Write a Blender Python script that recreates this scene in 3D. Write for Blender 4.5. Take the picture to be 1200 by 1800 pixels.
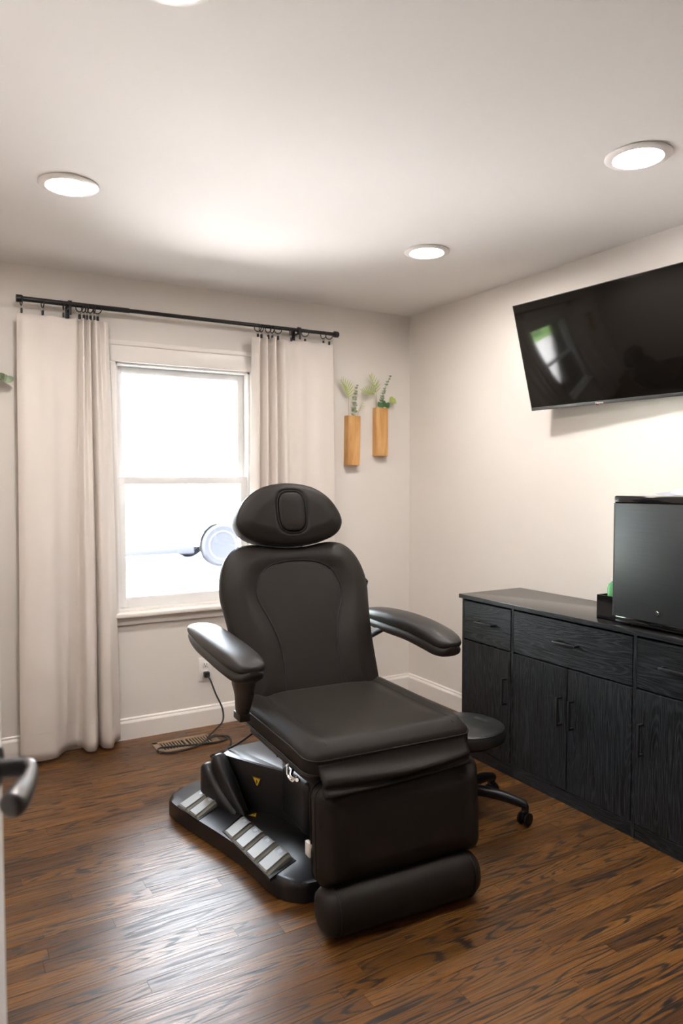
import bpy, bmesh, math, random
from mathutils import Vector, Matrix
random.seed(7)
for o in list(bpy.data.objects): bpy.data.objects.remove(o)
S = bpy.context.scene
COL = S.collection
R = math.radians

# ------------------------------------------------------------------ camera, world, exposure
cd = bpy.data.cameras.new('camera'); cam = bpy.data.objects.new('camera', cd); COL.objects.link(cam)
cam.location = (-2.7689, -3.9088, 1.3746)
PITCH, YAW, ROLL, FPX = -.0417, -.5236, .0014, 1282.51
cam.rotation_euler = (Matrix.Rotation(YAW, 3, 'Z') @ Matrix.Rotation(math.pi/2+PITCH, 3, 'X') @ Matrix.Rotation(-ROLL, 3, 'Z')).to_euler()
cd.sensor_fit = 'VERTICAL'; cd.sensor_height = 36; cd.sensor_width = 24; cd.lens = FPX/1800*36
cd.clip_start = .02; cd.clip_end = 200
cd.dof.use_dof = True; cd.dof.focus_distance = 2.75; cd.dof.aperture_fstop = 3.2
S.camera = cam
W = bpy.data.worlds.new('sky'); S.world = W; W.use_nodes = True
bg = W.node_tree.nodes['Background']; bg.inputs[0].default_value = (.86, .91, 1.0, 1); bg.inputs[1].default_value = 4.6
sd = bpy.data.lights.new('sun', 'SUN'); sun = bpy.data.objects.new('sun', sd); COL.objects.link(sun)
sd.energy = 30; sd.angle = R(1); sd.color = (1, .93, .88)
sun.rotation_euler = Vector((.5, .16, -.85)).to_track_quat('-Z', 'Y').to_euler()
S.view_settings.view_transform = 'Standard'; S.view_settings.look = 'None'
S.view_settings.exposure = 2.65; S.view_settings.gamma = 1; S.view_settings.use_curve_mapping = False
LAMP = 46.0                                            # radiance of the recessed LED diffusers

# ------------------------------------------------------------------ materials
def nmat(name):
    m = bpy.data.materials.new(name); m.use_nodes = True
    nt = m.node_tree; b = nt.nodes['Principled BSDF']
    return m, nt, b
def nd(nt, t, **k):
    n = nt.nodes.new(t)
    for a, v in k.items(): setattr(n, a, v)
    return n
def mth(nt, op, a, b=None):
    n = nd(nt, 'ShaderNodeMath', operation=op)
    for i, v in enumerate((a, b)):
        if v is None: continue
        if isinstance(v, (int, float)): n.inputs[i].default_value = v
        else: nt.links.new(v, n.inputs[i])
    return n.outputs[0]
def ramp(nt, fac, stops):
    r = nd(nt, 'ShaderNodeValToRGB'); e = r.color_ramp.elements
    while len(e) < len(stops): e.new(.5)
    for i, (p, c) in enumerate(stops):
        e[i].position = p; e[i].color = (c, c, c, 1) if isinstance(c, (int, float)) else (*c, 1)
    nt.links.new(fac, r.inputs[0]); return r.outputs[0]
def mixc(nt, fac, a, b, mode='MIX'):
    n = nd(nt, 'ShaderNodeMix', data_type='RGBA', blend_type=mode)
    for i, v in ((0, fac), (6, a), (7, b)):
        if isinstance(v, (int, float)): n.inputs[i].default_value = v
        elif isinstance(v, tuple): n.inputs[i].default_value = (*v, 1)
        else: nt.links.new(v, n.inputs[i])
    return n.outputs[2]
def coords(nt, kind='Object', scale=(1, 1, 1), rand=0.0):
    tc = nd(nt, 'ShaderNodeTexCoord'); mp = nd(nt, 'ShaderNodeMapping')
    src = tc.outputs[kind]
    if rand:
        oi = nd(nt, 'ShaderNodeObjectInfo'); v = nd(nt, 'ShaderNodeVectorMath', operation='ADD')
        cb = nd(nt, 'ShaderNodeCombineXYZ')
        for i, f in enumerate((1, 1.7, 2.3)): nt.links.new(mth(nt, 'MULTIPLY', oi.outputs['Random'], rand*f), cb.inputs[i])
        nt.links.new(src, v.inputs[0]); nt.links.new(cb.outputs[0], v.inputs[1]); src = v.outputs[0]
    nt.links.new(src, mp.inputs[0]); mp.inputs['Scale'].default_value = scale
    return mp.outputs[0]
def noise(nt, vec, scale, detail=2, rough=.5, dist=0):
    n = nd(nt, 'ShaderNodeTexNoise'); nt.links.new(vec, n.inputs['Vector'])
    n.inputs['Scale'].default_value = scale; n.inputs['Detail'].default_value = detail
    n.inputs['Roughness'].default_value = rough; n.inputs['Distortion'].default_value = dist
    return n.outputs[0]
def bump(nt, b, h, strength, dist=.001):
    n = nd(nt, 'ShaderNodeBump'); n.inputs['Strength'].default_value = strength; n.inputs['Distance'].default_value = dist
    nt.links.new(h, n.inputs['Height']); nt.links.new(n.outputs[0], b.inputs['Normal'])
def plain(name, col, rough=.5, metal=0, spec=.5, var=0.0, vs=30, bmp=0.0, bs=300, coat=0):
    m, nt, b = nmat(name)
    b.inputs['Base Color'].default_value = (*col, 1); b.inputs['Roughness'].default_value = rough
    b.inputs['Metallic'].default_value = metal; b.inputs['Specular IOR Level'].default_value = spec
    b.inputs['Coat Weight'].default_value = coat
    v = coords(nt)
    n = noise(nt, v, vs, 3)
    lo = tuple(c*(1-var) for c in col); hi = tuple(min(1, c*(1+var)) for c in col)
    nt.links.new(mixc(nt, n, lo, hi), b.inputs['Base Color'])
    if bmp: bump(nt, b, noise(nt, v, bs, 2), bmp)
    return m
MAT = {}
MAT['wall'] = plain('wall_paint', (.80, .75, .705), .6, spec=.3, var=.015, vs=4, bmp=.12, bs=220)
MAT['fill_cut'] = plain('fill_cut_charcoal', (.10, .095, .09), .6, spec=.3, var=.02, vs=4, bmp=.12, bs=220)  # made-up dark colour for unseen walls, cuts fill light on the chair front
MAT['ceiling'] = plain('ceiling_paint', (.82, .795, .775), .8, spec=.2, var=.01, vs=3, bmp=.1, bs=180)
MAT['trim'] = plain('white_trim', (.88, .83, .79), .35, var=.01)
MAT['sash'] = plain('white_vinyl', (.90, .89, .88), .4, var=.01)
MAT['black_metal'] = plain('black_metal', (.012, .012, .013), .38, spec=.5, var=.2)
MAT['chrome'] = plain('chrome', (.8, .8, .8), .18, 1, var=.02)
MAT['steel_grey'] = plain('satin_nickel', (.16, .155, .155), .35, 1, var=.05)
MAT['plastic_black'] = plain('black_plastic', (.010, .010, .012), .33, spec=.5, var=.15, bmp=.1, bs=900)
MAT['shell'] = plain('dark_shell_plastic', (.020, .017, .015), .42, spec=.5, var=.1, bmp=.1, bs=900)
MAT['pedal'] = plain('warm_grey_pedal_plastic', (.20, .19, .17), .45, var=.04)
MAT['yellow'] = plain('warning_yellow', (.85, .55, .03), .5)
MAT['ink'] = plain('black_ink', (.01, .01, .01), .5)
MAT['white_plastic'] = plain('white_plastic', (.85, .82, .79), .35)
MAT['vent'] = plain('tan_register_metal', (.36, .25, .16), .4, metal=.3, var=.08)
MAT['dark'] = plain('dark_void', (.006, .005, .005), .8)
MAT['rubber'] = plain('black_rubber_cord', (.012, .012, .012), .5)
MAT['paper'] = plain('paper', (.72, .64, .6), .7, var=.05)
MAT['paper_blue'] = plain('paper_printed', (.42, .45, .55), .6, var=.2, vs=18)
MAT['leaf_light'] = plain('palm_leaf', (.42, .50, .13), .5, var=.25, vs=25)
MAT['leaf_grey'] = plain('eucalyptus_leaf', (.27, .33, .22), .6, var=.3, vs=60)
MAT['leaf_dark'] = plain('round_leaf', (.06, .17, .06), .5, var=.3, vs=40)
MAT['stem'] = plain('stem', (.38, .36, .2), .6)
MAT['red'] = plain('red_indicator', (.7, .02, .05), .4)

def leather(name, col, rough, bmp=.25, spec=.5):
    m, nt, b = nmat(name); v = coords(nt)
    vo = nd(nt, 'ShaderNodeTexVoronoi'); nt.links.new(v, vo.inputs['Vector']); vo.inputs['Scale'].default_value = 420
    n = noise(nt, v, 14, 3)
    nt.links.new(mixc(nt, n, tuple(c*.9 for c in col), tuple(c*1.1 for c in col)), b.inputs['Base Color'])
    b.inputs['Roughness'].default_value = rough; b.inputs['Specular IOR Level'].default_value = spec
    bump(nt, b, vo.outputs['Distance'], bmp, .0008)
    return m
MAT['leather'] = leather('black_vinyl_upholstery', (.0175, .0135, .0108), .52, .25, .24)
MAT['leather_arm'] = leather('black_vinyl_armrest', (.020, .017, .016), .42)
MAT['leather_stool'] = leather('black_vinyl_stool', (.018, .018, .019), .30, .1)
MAT['seam'] = plain('seam_thread', (.006, .005, .005), .6)

def mat_floor():
    m, nt, b = nmat('stained_oak_strip')
    v = coords(nt, 'Object', (1, 1, 1), rand=37)
    oi = nd(nt, 'ShaderNodeObjectInfo')
    def sc(s):
        mp = nd(nt, 'ShaderNodeMapping'); nt.links.new(v, mp.inputs[0]); mp.inputs['Scale'].default_value = s; return mp.outputs[0]
    big = noise(nt, sc((1.1, 14, 1)), 1.0, 1.0, .45)
    rings = mth(nt, 'SINE', mth(nt, 'MULTIPLY', mth(nt, 'ADD', big, mth(nt, 'MULTIPLY', noise(nt, sc((6, 140, 1)), 1, 2), .03)), 105))
    rings = mth(nt, 'MULTIPLY', mth(nt, 'ADD', rings, 1), .5)
    fine = noise(nt, sc((3.5, 260, 1)), 1, 3, .75)
    tone = noise(nt, sc((.9, 6, 1)), 1.3, 1)
    dark = ramp(nt, rings, [(0, 0), (.6, .05), (.86, .5), (1, 1)])
    pores = ramp(nt, fine, [(.42, 1), (.62, 0)])
    base = mixc(nt, tone, (.155, .060, .0120), (.340, .148, .036))
    base = mixc(nt, oi.outputs['Random'], mixc(nt, 1.0, base, (.50, .45, .42), 'MULTIPLY'), mixc(nt, 1.0, base, (1.2, 1.22, 1.25), 'MULTIPLY'))
    g = mth(nt, 'MINIMUM', mth(nt, 'ADD', mth(nt, 'MULTIPLY', mth(nt, 'MULTIPLY', dark, ramp(nt, noise(nt, sc((.7, 3, 1)), 2.0, 1), [(.33, .4), (.56, 1)])), .88), mth(nt, 'MULTIPLY', pores, .62)), 1.0)
    col = mixc(nt, g, base, (.014, .006, .003))
    nt.links.new(col, b.inputs['Base Color'])
    b.inputs['Roughness'].default_value = .30; b.inputs['Specular IOR Level'].default_value = .5
    nt.links.new(ramp(nt, g, [(0, .25), (1, .42)]), b.inputs['Roughness'])
    bump(nt, b, mth(nt, 'ADD', mth(nt, 'MULTIPLY', g, -.6), mth(nt, 'MULTIPLY', noise(nt, sc((3, 20, 1)), 1, 1), .8)), .22, .0010)
    return m
MAT['floor'] = mat_floor()
def mat_ash(name, horiz):
    m, nt, b = nmat(name)
    k = (1, 1.3, 14) if horiz else (1, 14, 1.3)
    v = coords(nt, 'Object', (1, 1, 1), rand=23)
    def sc(s):
        mp = nd(nt, 'ShaderNodeMapping'); nt.links.new(v, mp.inputs[0]); mp.inputs['Scale'].default_value = s; return mp.outputs[0]
    big = noise(nt, sc(k), 1.0, 1, .4)
    rings = mth(nt, 'MULTIPLY', mth(nt, 'ADD', mth(nt, 'SINE', mth(nt, 'MULTIPLY', big, 150)), 1), .5)
    f = (1, 12, 500) if horiz else (1, 500, 12)
    fine = noise(nt, sc(f), 1, 3, .65)
    g = mth(nt, 'ADD', mth(nt, 'MULTIPLY', ramp(nt, rings, [(.5, 0), (1, 1)]), .45), mth(nt, 'MULTIPLY', ramp(nt, fine, [(.45, 0), (.7, 1)]), .6))
    nt.links.new(mixc(nt, g, (.003, .0034, .004), (.034, .039, .047)), b.inputs['Base Color'])
    b.inputs['Roughness'].default_value = .34; b.inputs['Specular IOR Level'].default_value = .30
    bump(nt, b, g, .5, .0012)
    return m
MAT['ash_v'] = mat_ash('black_ash_vertical', False)
MAT['ash_h'] = mat_ash('black_ash_horizontal', True)
MAT['ash_top'] = plain('black_laminate_top', (.022, .021, .021), .17, var=.2, vs=80)
def mat_wood():
    m, nt, b = nmat('planter_wood')
    v = coords(nt, 'Object', (14, 14, 1.6), rand=9)
    n = noise(nt, v, 2.2, 4, .6, .6)
    nt.links.new(ramp(nt, n, [(.25, (.36, .16, .045)), (.5, (.60, .31, .10)), (.75, (.75, .44, .18))]), b.inputs['Base Color'])
    b.inputs['Roughness'].default_value = .45
    return m
MAT['wood'] = mat_wood()
def mat_brushed():
    m, nt, b = nmat('dark_brushed_steel')
    n = noise(nt, coords(nt, 'Object', (1, 6, 900)), 1, 3, .6)
    nt.links.new(mixc(nt, n, (.030, .032, .036), (.060, .063, .070)), b.inputs['Base Color'])
    b.inputs['Metallic'].default_value = .5; b.inputs['Roughness'].default_value = .45
    bump(nt, b, n, .15, .0005)
    return m
MAT['brushed'] = mat_brushed()
MAT['gloss_black'] = plain('gloss_black', (.008, .008, .009), .08, var=.1)
MAT['screen'] = plain('tv_screen_glass', (.006, .005, .004), .08, spec=.25, var=.1)
MAT['bezel'] = plain('tv_bezel', (.10, .10, .105), .35, .6, var=.05)
def mat_cloth():
    m, nt, b = nmat('cream_curtain_cloth')
    v = coords(nt, 'Object')
    w = noise(nt, coords(nt, 'Object', (900, 900, 250)), 1, 2)
    n = noise(nt, v, 3, 2)
    nt.links.new(mixc(nt, n, (.81, .74, .69), (.85, .785, .735)), b.inputs['Base Color'])
    b.inputs['Roughness'].default_value = .85; b.inputs['Specular IOR Level'].default_value = .2
    bump(nt, b, w, .12, .0006)
    tr = nd(nt, 'ShaderNodeBsdfTranslucent'); tr.inputs[0].default_value = (.85, .76, .70, 1)
    mx = nd(nt, 'ShaderNodeMixShader'); mx.inputs[0].default_value = .10
    nt.links.new(b.outputs[0], mx.inputs[1]); nt.links.new(tr.outputs[0], mx.inputs[2])
    nt.links.new(mx.outputs[0], nt.nodes['Material Output'].inputs[0])
    return m
MAT['cloth'] = mat_cloth()
def mat_pane(name, tint):
    m, nt, b = nmat(name); nt.nodes.remove(b)
    t = nd(nt, 'ShaderNodeBsdfTransparent'); t.inputs[0].default_value = (*tint, 1)
    g = nd(nt, 'ShaderNodeBsdfGlossy'); g.inputs['Roughness'].default_value = .02
    fr = nd(nt, 'ShaderNodeFresnel'); fr.inputs[0].default_value = 1.45
    mx = nd(nt, 'ShaderNodeMixShader')
    nt.links.new(fr.outputs[0], mx.inputs[0]); nt.links.new(t.outputs[0], mx.inputs[1]); nt.links.new(g.outputs[0], mx.inputs[2])
    nt.links.new(mx.outputs[0], nt.nodes['Material Output'].inputs[0])
    return m
MAT['pane'] = mat_pane('window_glass', (.96, .98, .98))
def mat_emit(name, col, s):
    m, nt, b = nmat(name)
    b.inputs['Base Color'].default_value = (.9, .9, .9, 1)
    b.inputs['Emission Color'].default_value = (*col, 1); b.inputs['Emission Strength'].default_value = s
    return m
MAT['lamp'] = mat_emit('led_diffuser', (1.0, .945, .89), LAMP)
def mat_green():
    m, nt, b = nmat('green_translucent_plastic')
    b.inputs['Base Color'].default_value = (.25, .8, .35, 1); b.inputs['Roughness'].default_value = .15
    b.inputs['Transmission Weight'].default_value = .6; b.inputs['IOR'].default_value = 1.3
    return m
MAT['green'] = mat_green()
MAT['clear'] = plain('clear_cap_plastic', (.8, .82, .8), .2)
MAT['concrete'] = plain('pale_driveway_concrete', (.54, .52, .52), .9, var=.08, vs=1.5)
MAT['grass'] = plain('lawn_grass', (.13, .24, .06), .9, var=.4, vs=3)
MAT['foliage'] = plain('tree_foliage', (.10, .20, .05), .8, var=.4, vs=4)
MAT['bark'] = plain('bark', (.12, .09, .07), .9, var=.3)
MAT['car_paint'] = plain('white_car_paint', (.75, .77, .8), .25, coat=.5)
MAT['car_dark'] = plain('car_dark_trim', (.026, .028, .033), .9, spec=.04)
MAT['car_glass'] = plain('car_glass', (.045, .048, .055), .9, spec=.04)
MAT['tyre'] = plain('tyre_rubber', (.021, .023, .027), .9, spec=.04)
MAT['rim'] = plain('alloy_rim', (.6, .6, .62), .3, .5)

# ------------------------------------------------------------------ geometry helpers
class MB:
    def __init__(s): s.v = []; s.f = []
    def add(s, vs, fs):
        k = len(s.v); s.v += [tuple(p) for p in vs]; s.f += [tuple(i+k for i in q) for q in fs]; return s
    def box(s, a, b):
        (x0, y0, z0), (x1, y1, z1) = a, b
        return s.add([(x0,y0,z0),(x1,y0,z0),(x1,y1,z0),(x0,y1,z0),(x0,y0,z1),(x1,y0,z1),(x1,y1,z1),(x0,y1,z1)],
                     [(3,2,1,0),(4,5,6,7),(0,1,5,4),(1,2,6,5),(2,3,7,6),(3,0,4,7)])
    def bbox(s, a, b, bev=.003, seg=2, M=None):
        bm = bmesh.new(); bmesh.ops.create_cube(bm, size=1)
        for v in bm.verts: v.co = Vector([a[i]+(v.co[i]+.5)*(b[i]-a[i]) for i in range(3)])
        bmesh.ops.bevel(bm, geom=bm.edges[:], offset=bev, segments=seg, affect='EDGES', profile=.5)
        return s.frombm(bm, M)
    def frombm(s, bm, M=None):
        bm.verts.ensure_lookup_table(); bm.verts.index_update()
        s.add([(M @ v.co) if M else v.co for v in bm.verts], [[v.index for v in f.verts] for f in bm.faces]); bm.free(); return s
    def prism(s, pts, z0, z1, bev=0, seg=3, M=None):
        bm = bmesh.new(); n = len(pts)
        lo = [bm.verts.new((x, y, z0)) for x, y in pts]; hi = [bm.verts.new((x, y, z1)) for x, y in pts]
        bm.faces.new(lo[::-1]); top = bm.faces.new(hi)
        for i in range(n): bm.faces.new((lo[i], lo[(i+1) % n], hi[(i+1) % n], hi[i]))
        if bev: bmesh.ops.bevel(bm, geom=list(top.edges), offset=bev, segments=seg, affect='EDGES', profile=.5)
        return s.frombm(bm, M)
    def lathe(s, prof, n=24, M=None):
        vs = []; fs = []
        for r, z in prof:
            for i in range(n):
                a = 2*math.pi*i/n; vs.append(Vector((r*math.cos(a), r*math.sin(a), z)))
        for j in range(len(prof)-1):
            for i in range(n):
                k = (i+1) % n; fs.append((j*n+i, j*n+k, (j+1)*n+k, (j+1)*n+i))
        fs.append(tuple(range(n))[::-1]); fs.append(tuple(range((len(prof)-1)*n, len(prof)*n)))
        return s.add([M @ v for v in vs] if M else vs, fs)
    def tube(s, pts, r, n=8, closed=False):
        P = [Vector(p) for p in pts]; m = len(P); vs = []; fs = []; up = None
        rr = r if isinstance(r, (list, tuple)) else [r]*m
        for i in range(m):
            a = P[(i-1) % m] if (closed or i > 0) else P[i]; b = P[(i+1) % m] if (closed or i < m-1) else P[i]
            t = (b-a).normalized()
            if up is None:
                up = Vector((0, 0, 1)) if abs(t.z) < .9 else Vector((1, 0, 0))
            x = t.cross(up).normalized(); up = x.cross(t).normalized()
            for k in range(n):
                an = 2*math.pi*k/n; vs.append(P[i]+(x*math.cos(an)+up*math.sin(an))*rr[i])
        for i in range(m if closed else m-1):
            j = (i+1) % m
            for k in range(n): l = (k+1) % n; fs.append((i*n+k, i*n+l, j*n+l, j*n+k))
        if not closed: fs.append(tuple(range(n))[::-1]); fs.append(tuple(range((m-1)*n, m*n)))
        return s.add(vs, fs)
    def ellipsoid(s, c, r, n=12, m=8):
        prof = [(math.sin(math.pi*j/m), -math.cos(math.pi*j/m)) for j in range(m+1)]
        prof[0] = (.02, -1); prof[-1] = (.02, 1)
        return s.lathe(prof, n, Matrix.Translation(c) @ Matrix.Diagonal((*r, 1)))
    def build(s, name, mat, parent=None, smooth=40):
        me = bpy.data.meshes.new(name); me.from_pydata(s.v, [], s.f); me.validate(); me.update()
        bm = bmesh.new(); bm.from_mesh(me); bmesh.ops.recalc_face_normals(bm, faces=bm.faces); bm.to_mesh(me); bm.free()
        if smooth:
            me.polygons.foreach_set('use_smooth', [True]*len(me.polygons)); me.set_sharp_from_angle(angle=R(smooth))
        me.materials.append(MAT[mat])
        o = bpy.data.objects.new(name, me); COL.objects.link(o); o.parent = parent
        return o
def tag(o, label, cat, group=None):
    o['label'] = label; o['category'] = cat
    if group: o['group'] = group
    return o
def struct(o, label=None):
    o['kind'] = 'structure'
    if label: o['label'] = label
    return o
def empty(name, loc=(0, 0, 0), rz=0):
    o = bpy.data.objects.new(name, None); COL.objects.link(o); o.location = loc; o.rotation_euler = (0, 0, rz); o.empty_display_size = .1
    return o
def crom(pts, per=8, closed=False):
    P = [Vector(p) for p in pts]; m = len(P); out = []
    for i in range(m if closed else m-1):
        g = (lambda k: P[k % m]) if closed else (lambda k: P[max(0, min(m-1, k))])
        a, b, c, d = g(i-1), g(i), g(i+1), g(i+2)
        for k in range(per):
            t = k/per
            out.append(.5*((2*b)+(c-a)*t+(2*a-5*b+4*c-d)*t*t+(3*b-a-3*c+d)*t**3))
    if not closed: out.append(P[-1])
    return out
def rrect(hw0, hw1, y0, y1, r, n=6, sub=6):
    """rounded rectangle / trapezoid, CCW; hw0 half-width at y0, hw1 at y1"""
    c = [(hw1-r, y1-r, 0), (-hw1+r, y1-r, 90), (-hw0+r, y0+r, 180), (hw0-r, y0+r, 270)]
    P = []
    for cx, cy, a in c:
        for k in range(n+1):
            t = R(a+90*k/n); P.append((cx+r*math.cos(t), cy+r*math.sin(t)))
    out = []
    for i, p in enumerate(P):
        q = P[(i+1) % len(P)]; L = math.hypot(q[0]-p[0], q[1]-p[1]); k = max(1, int(L/.035)) if L > .035 else 1
        for j in range(k): out.append((p[0]+(q[0]-p[0])*j/k, p[1]+(q[1]-p[1])*j/k))
    return out
def inset(P, d):
    n = len(P); out = []
    for i in range(n):
        a, b = P[i-1], P[(i+1) % n]; tx, ty = b[0]-a[0], b[1]-a[1]; L = math.hypot(tx, ty) or 1
        out.append((P[i][0]-ty/L*d, P[i][1]+tx/L*d))
    return out
def cushion(mb, P, t, r, xf, h=None, rings=12, back_r=None):
    """closed padded slab: outline P (CCW) in (u,w), thickness t behind n=0, edge radius r, face relief h(u,w)"""
    n = len(P); br = back_r or r*.6; L = []
    cx = sum(p[0] for p in P)/n; cy = sum(p[1] for p in P)/n
    for k in range(4):
        a = math.pi/2*k/3; L.append([(x, y, -t+br*(1-math.sin(a))) for x, y in inset(P, br*(1-math.cos(a))+0)][:] if False else
                                    [(x, y, -t+br*(1-math.sin(a))) for x, y in inset(P, br*(1-math.sin(math.pi/2-a)) if False else br*(1-math.sin(a)) )])
    L = [[(x, y, -t+br*(1-math.cos(math.pi/2*k/3))) for x, y in inset(P, br*(1-math.sin(math.pi/2*k/3)))] for k in range(4)]
    for k in range(5):
        a = math.pi/2*k/4; L.append([(x, y, -r+r*math.sin(a)) for x, y in inset(P, r*(1-math.cos(a)))])
    I = inset(P, r)
    hh = h or (lambda u, w: 0)
    L[-1] = [(x, y, z+hh(x, y)) for x, y, z in L[-1]]
    for k in range(1, rings):
        f = 1-k/rings; L.append([(cx+(x-cx)*f, cy+(y-cy)*f, hh(cx+(x-cx)*f, cy+(y-cy)*f)) for x, y in I])
    vs = [xf(*p) for ring in L for p in ring]; fs = []
    for j in range(len(L)-1):
        for i in range(n): k = (i+1) % n; fs.append((j*n+i, j*n+k, (j+1)*n+k, (j+1)*n+i))
    vs.append(xf(cx, cy, hh(cx, cy))); c = len(vs)-1; b0 = (len(L)-1)*n
    for i in range(n): fs.append((b0+i, b0+(i+1) % n, c))
    fs.append(tuple(range(n))[::-1])
    return mb.add(vs, fs)
def sdist(P, u, w):
    """signed distance to closed polygon, positive inside"""
    ins = False; best = 1e9; n = len(P)
    for i in range(n):
        x0, y0 = P[i]; x1, y1 = P[(i+1) % n]
        if (y0 > w) != (y1 > w) and u < (x1-x0)*(w-y0)/(y1-y0)+x0: ins = not ins
        dx, dy = x1-x0, y1-y0; t = max(0, min(1, ((u-x0)*dx+(w-y0)*dy)/(dx*dx+dy*dy+1e-12)))
        best = min(best, math.hypot(u-x0-dx*t, w-y0-dy*t))
    return best if ins else -best
def sstep(a, b, x):
    t = max(0, min(1, (x-a)/(b-a))); return t*t*(3-2*t)

# ------------------------------------------------------------------ room shell
XL, YF, H = -3.05, -3.60, 2.44           # left wall, front wall, ceiling height; corner of window wall and TV wall is the origin
WX0, WX1, WZ0, WZ1 = -1.875, -1.12, .69, 2.0
b = MB()
b.box((XL-.15, 0, -.05), (WX0, .16, H)); b.box((WX1, 0, -.05), (.15, .16, H))
b.box((WX0, 0, -.05), (WX1, .16, WZ0)); b.box((WX0, 0, WZ1), (WX1, .16, H))
struct(b.build('wall_back', 'wall', smooth=0), 'cream painted wall around the window')
struct(MB().box((0, -5.3, -.05), (.15, .16, H)).build('wall_right', 'wall', smooth=0), 'cream painted wall behind the television')
struct(MB().box((XL-.15, -5.3, -.05), (XL, .16, H)).build('wall_left', 'wall', smooth=0))
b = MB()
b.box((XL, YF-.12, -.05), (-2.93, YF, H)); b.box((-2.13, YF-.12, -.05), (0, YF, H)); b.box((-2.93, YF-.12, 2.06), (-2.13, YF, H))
struct(b.build('wall_front', 'fill_cut', smooth=0), 'unseen doorway wall, charcoal colour added to cut fill light')  # out of view; darkened so less bounce light reaches the chair
struct(MB().box((XL-.15, -5.3, -.05), (.15, -5.15, H)).build('wall_hall', 'fill_cut', smooth=0))  # unseen hall wall, same added dark colour to hold back bounce light
struct(MB().box((XL-.15, -5.3, H), (.15, .16, H+.12)).build('ceiling', 'ceiling', smooth=0), 'off-white flat ceiling with recessed lights')
fl = struct(MB().box((XL-.15, -5.3, -.10), (.15, .16, -.012)).build('floor', 'dark', smooth=0), 'dark stained oak strip floor')
# oak strips, running parallel to the window wall
PW = .0572; y = 0.0; row = 0
while y > -4.0:
    x = XL-random.random()*.9
    while x < 0:
        L = random.uniform(.55, 1.45); x0 = max(x, XL); x1 = min(x+L, 0)
        if x1-x0 > .02:
            z = random.uniform(-.0003, .0002)
            hl, hw = (x1-x0)/2-.0004, PW/2-.0004
            o = MB().box((-hl, -hw, -.012), (hl, hw, 0)).build('floor_plank', 'floor', fl, smooth=0)
            o.location = ((x0+x1)/2, y-PW/2, z)
        x += L
    y -= PW; row += 1
yb = y
struct(MB().box((XL, -5.15, -.012), (0, yb, 0)).build('floor_hall', 'floor', smooth=0), 'hall floor beyond the doorway')

def baseboard(name, p0, p1, nrm):
    """profile extruded from p0 to p1, nrm = into the room"""
    prof = [(0, 0), (.016, 0), (.016, .088), (.013, .096), (.009, .101), (.009, .108), (.004, .114), (0, .114)]
    vs = []; k = len(prof)
    for p in (p0, p1):
        for d, z in prof: vs.append((p[0]+nrm[0]*d, p[1]+nrm[1]*d, z))
    fs = [(i, (i+1) % k, k+(i+1) % k, k+i) for i in range(k)]+[tuple(range(k)), tuple(range(k, 2*k))[::-1]]
    return struct(MB().add(vs, fs).build(name, 'trim', smooth=20))
baseboard('baseboard_back', (XL, 0), (0, 0), (0, -1))
baseboard('baseboard_right', (0, YF), (0, 0), (-1, 0))
baseboard('baseboard_left', (XL, YF), (XL, 0), (1, 0))
baseboard('baseboard_front', (-2.03, YF), (0, YF), (0, 1))

# window
wn = struct(empty('window_1', ((WX0+WX1)/2, 0, WZ0)), 'white double-hung window with two panes, blown out by daylight')
wn_inv = Matrix.Translation((-(WX0+WX1)/2, 0, -WZ0))
def wpart(mb, name, mat, smooth=40, parent=None):
    mb.v = [tuple(wn_inv @ Vector(p)) for p in mb.v]
    return mb.build(name, mat, parent or wn, smooth)
cw = .10
for nm, a, c in (('casing', (WX0-cw, -.02, WZ0-.01), (WX0, .0, WZ1)), ('casing', (WX1, -.02, WZ0-.01), (WX1+cw, 0, WZ1))):
    wpart(MB().bbox(a, c, .004), nm, 'trim')
wpart(MB().bbox((WX0-cw, -.022, WZ1), (WX1+cw, 0, WZ1+.105), .005), 'casing', 'trim')
wpart(MB().bbox((WX0-cw+.0, -.03, WZ1+.085), (WX1+cw, -.001, WZ1+.11), .004), 'casing_cap', 'trim')
wpart(MB().bbox((WX0-cw-.02, -.055, WZ0-.03), (WX1+cw+.02, .02, WZ0-.008), .006), 'sill', 'trim')
wpart(MB().bbox((WX0-cw, -.018, WZ0-.075), (WX1+cw, 0, WZ0-.03), .005), 'apron', 'trim')
b = MB(); b.box((WX0, .0, WZ0), (WX0+.012, .15, WZ1)); b.box((WX1-.012, .0, WZ0), (WX1, .15, WZ1)); b.box((WX0, 0, WZ1-.012), (WX1, .15, WZ1)); b.box((WX0, 0.02, WZ0-.005), (WX1, .15, WZ0+.012))
wpart(b, 'jamb', 'sash', 0)
def sash(x0, x1, z0, z1, y0, st, rb, rt, d=.035):
    b = MB()
    b.bbox((x0, y0, z0), (x0+st, y0+d, z1), .004); b.bbox((x1-st, y0, z0), (x1, y0+d, z1), .004)
    b.bbox((x0+st-.002, y0, z0), (x1-st+.002, y0+d, z0+rb), .004); b.bbox((x0+st-.002, y0, z1-rt), (x1-st+.002, y0+d, z1), .004)
    s = wpart(b, 'sash', 'sash')
    wpart(MB().box((x0+st-.002, y0+d/2-.002, z0+rb-.002), (x1-st+.002, y0+d/2+.002, z1-rt+.002)), 'pane', 'pane', 0, s)
    return s
sash(WX0+.012, WX1-.012, 1.362, WZ1-.012, .062, .038, .038, .035)
lo = sash(WX0+.012, WX1-.012, WZ0+.012, 1.402, .020, .038, .055, .040)

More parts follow.
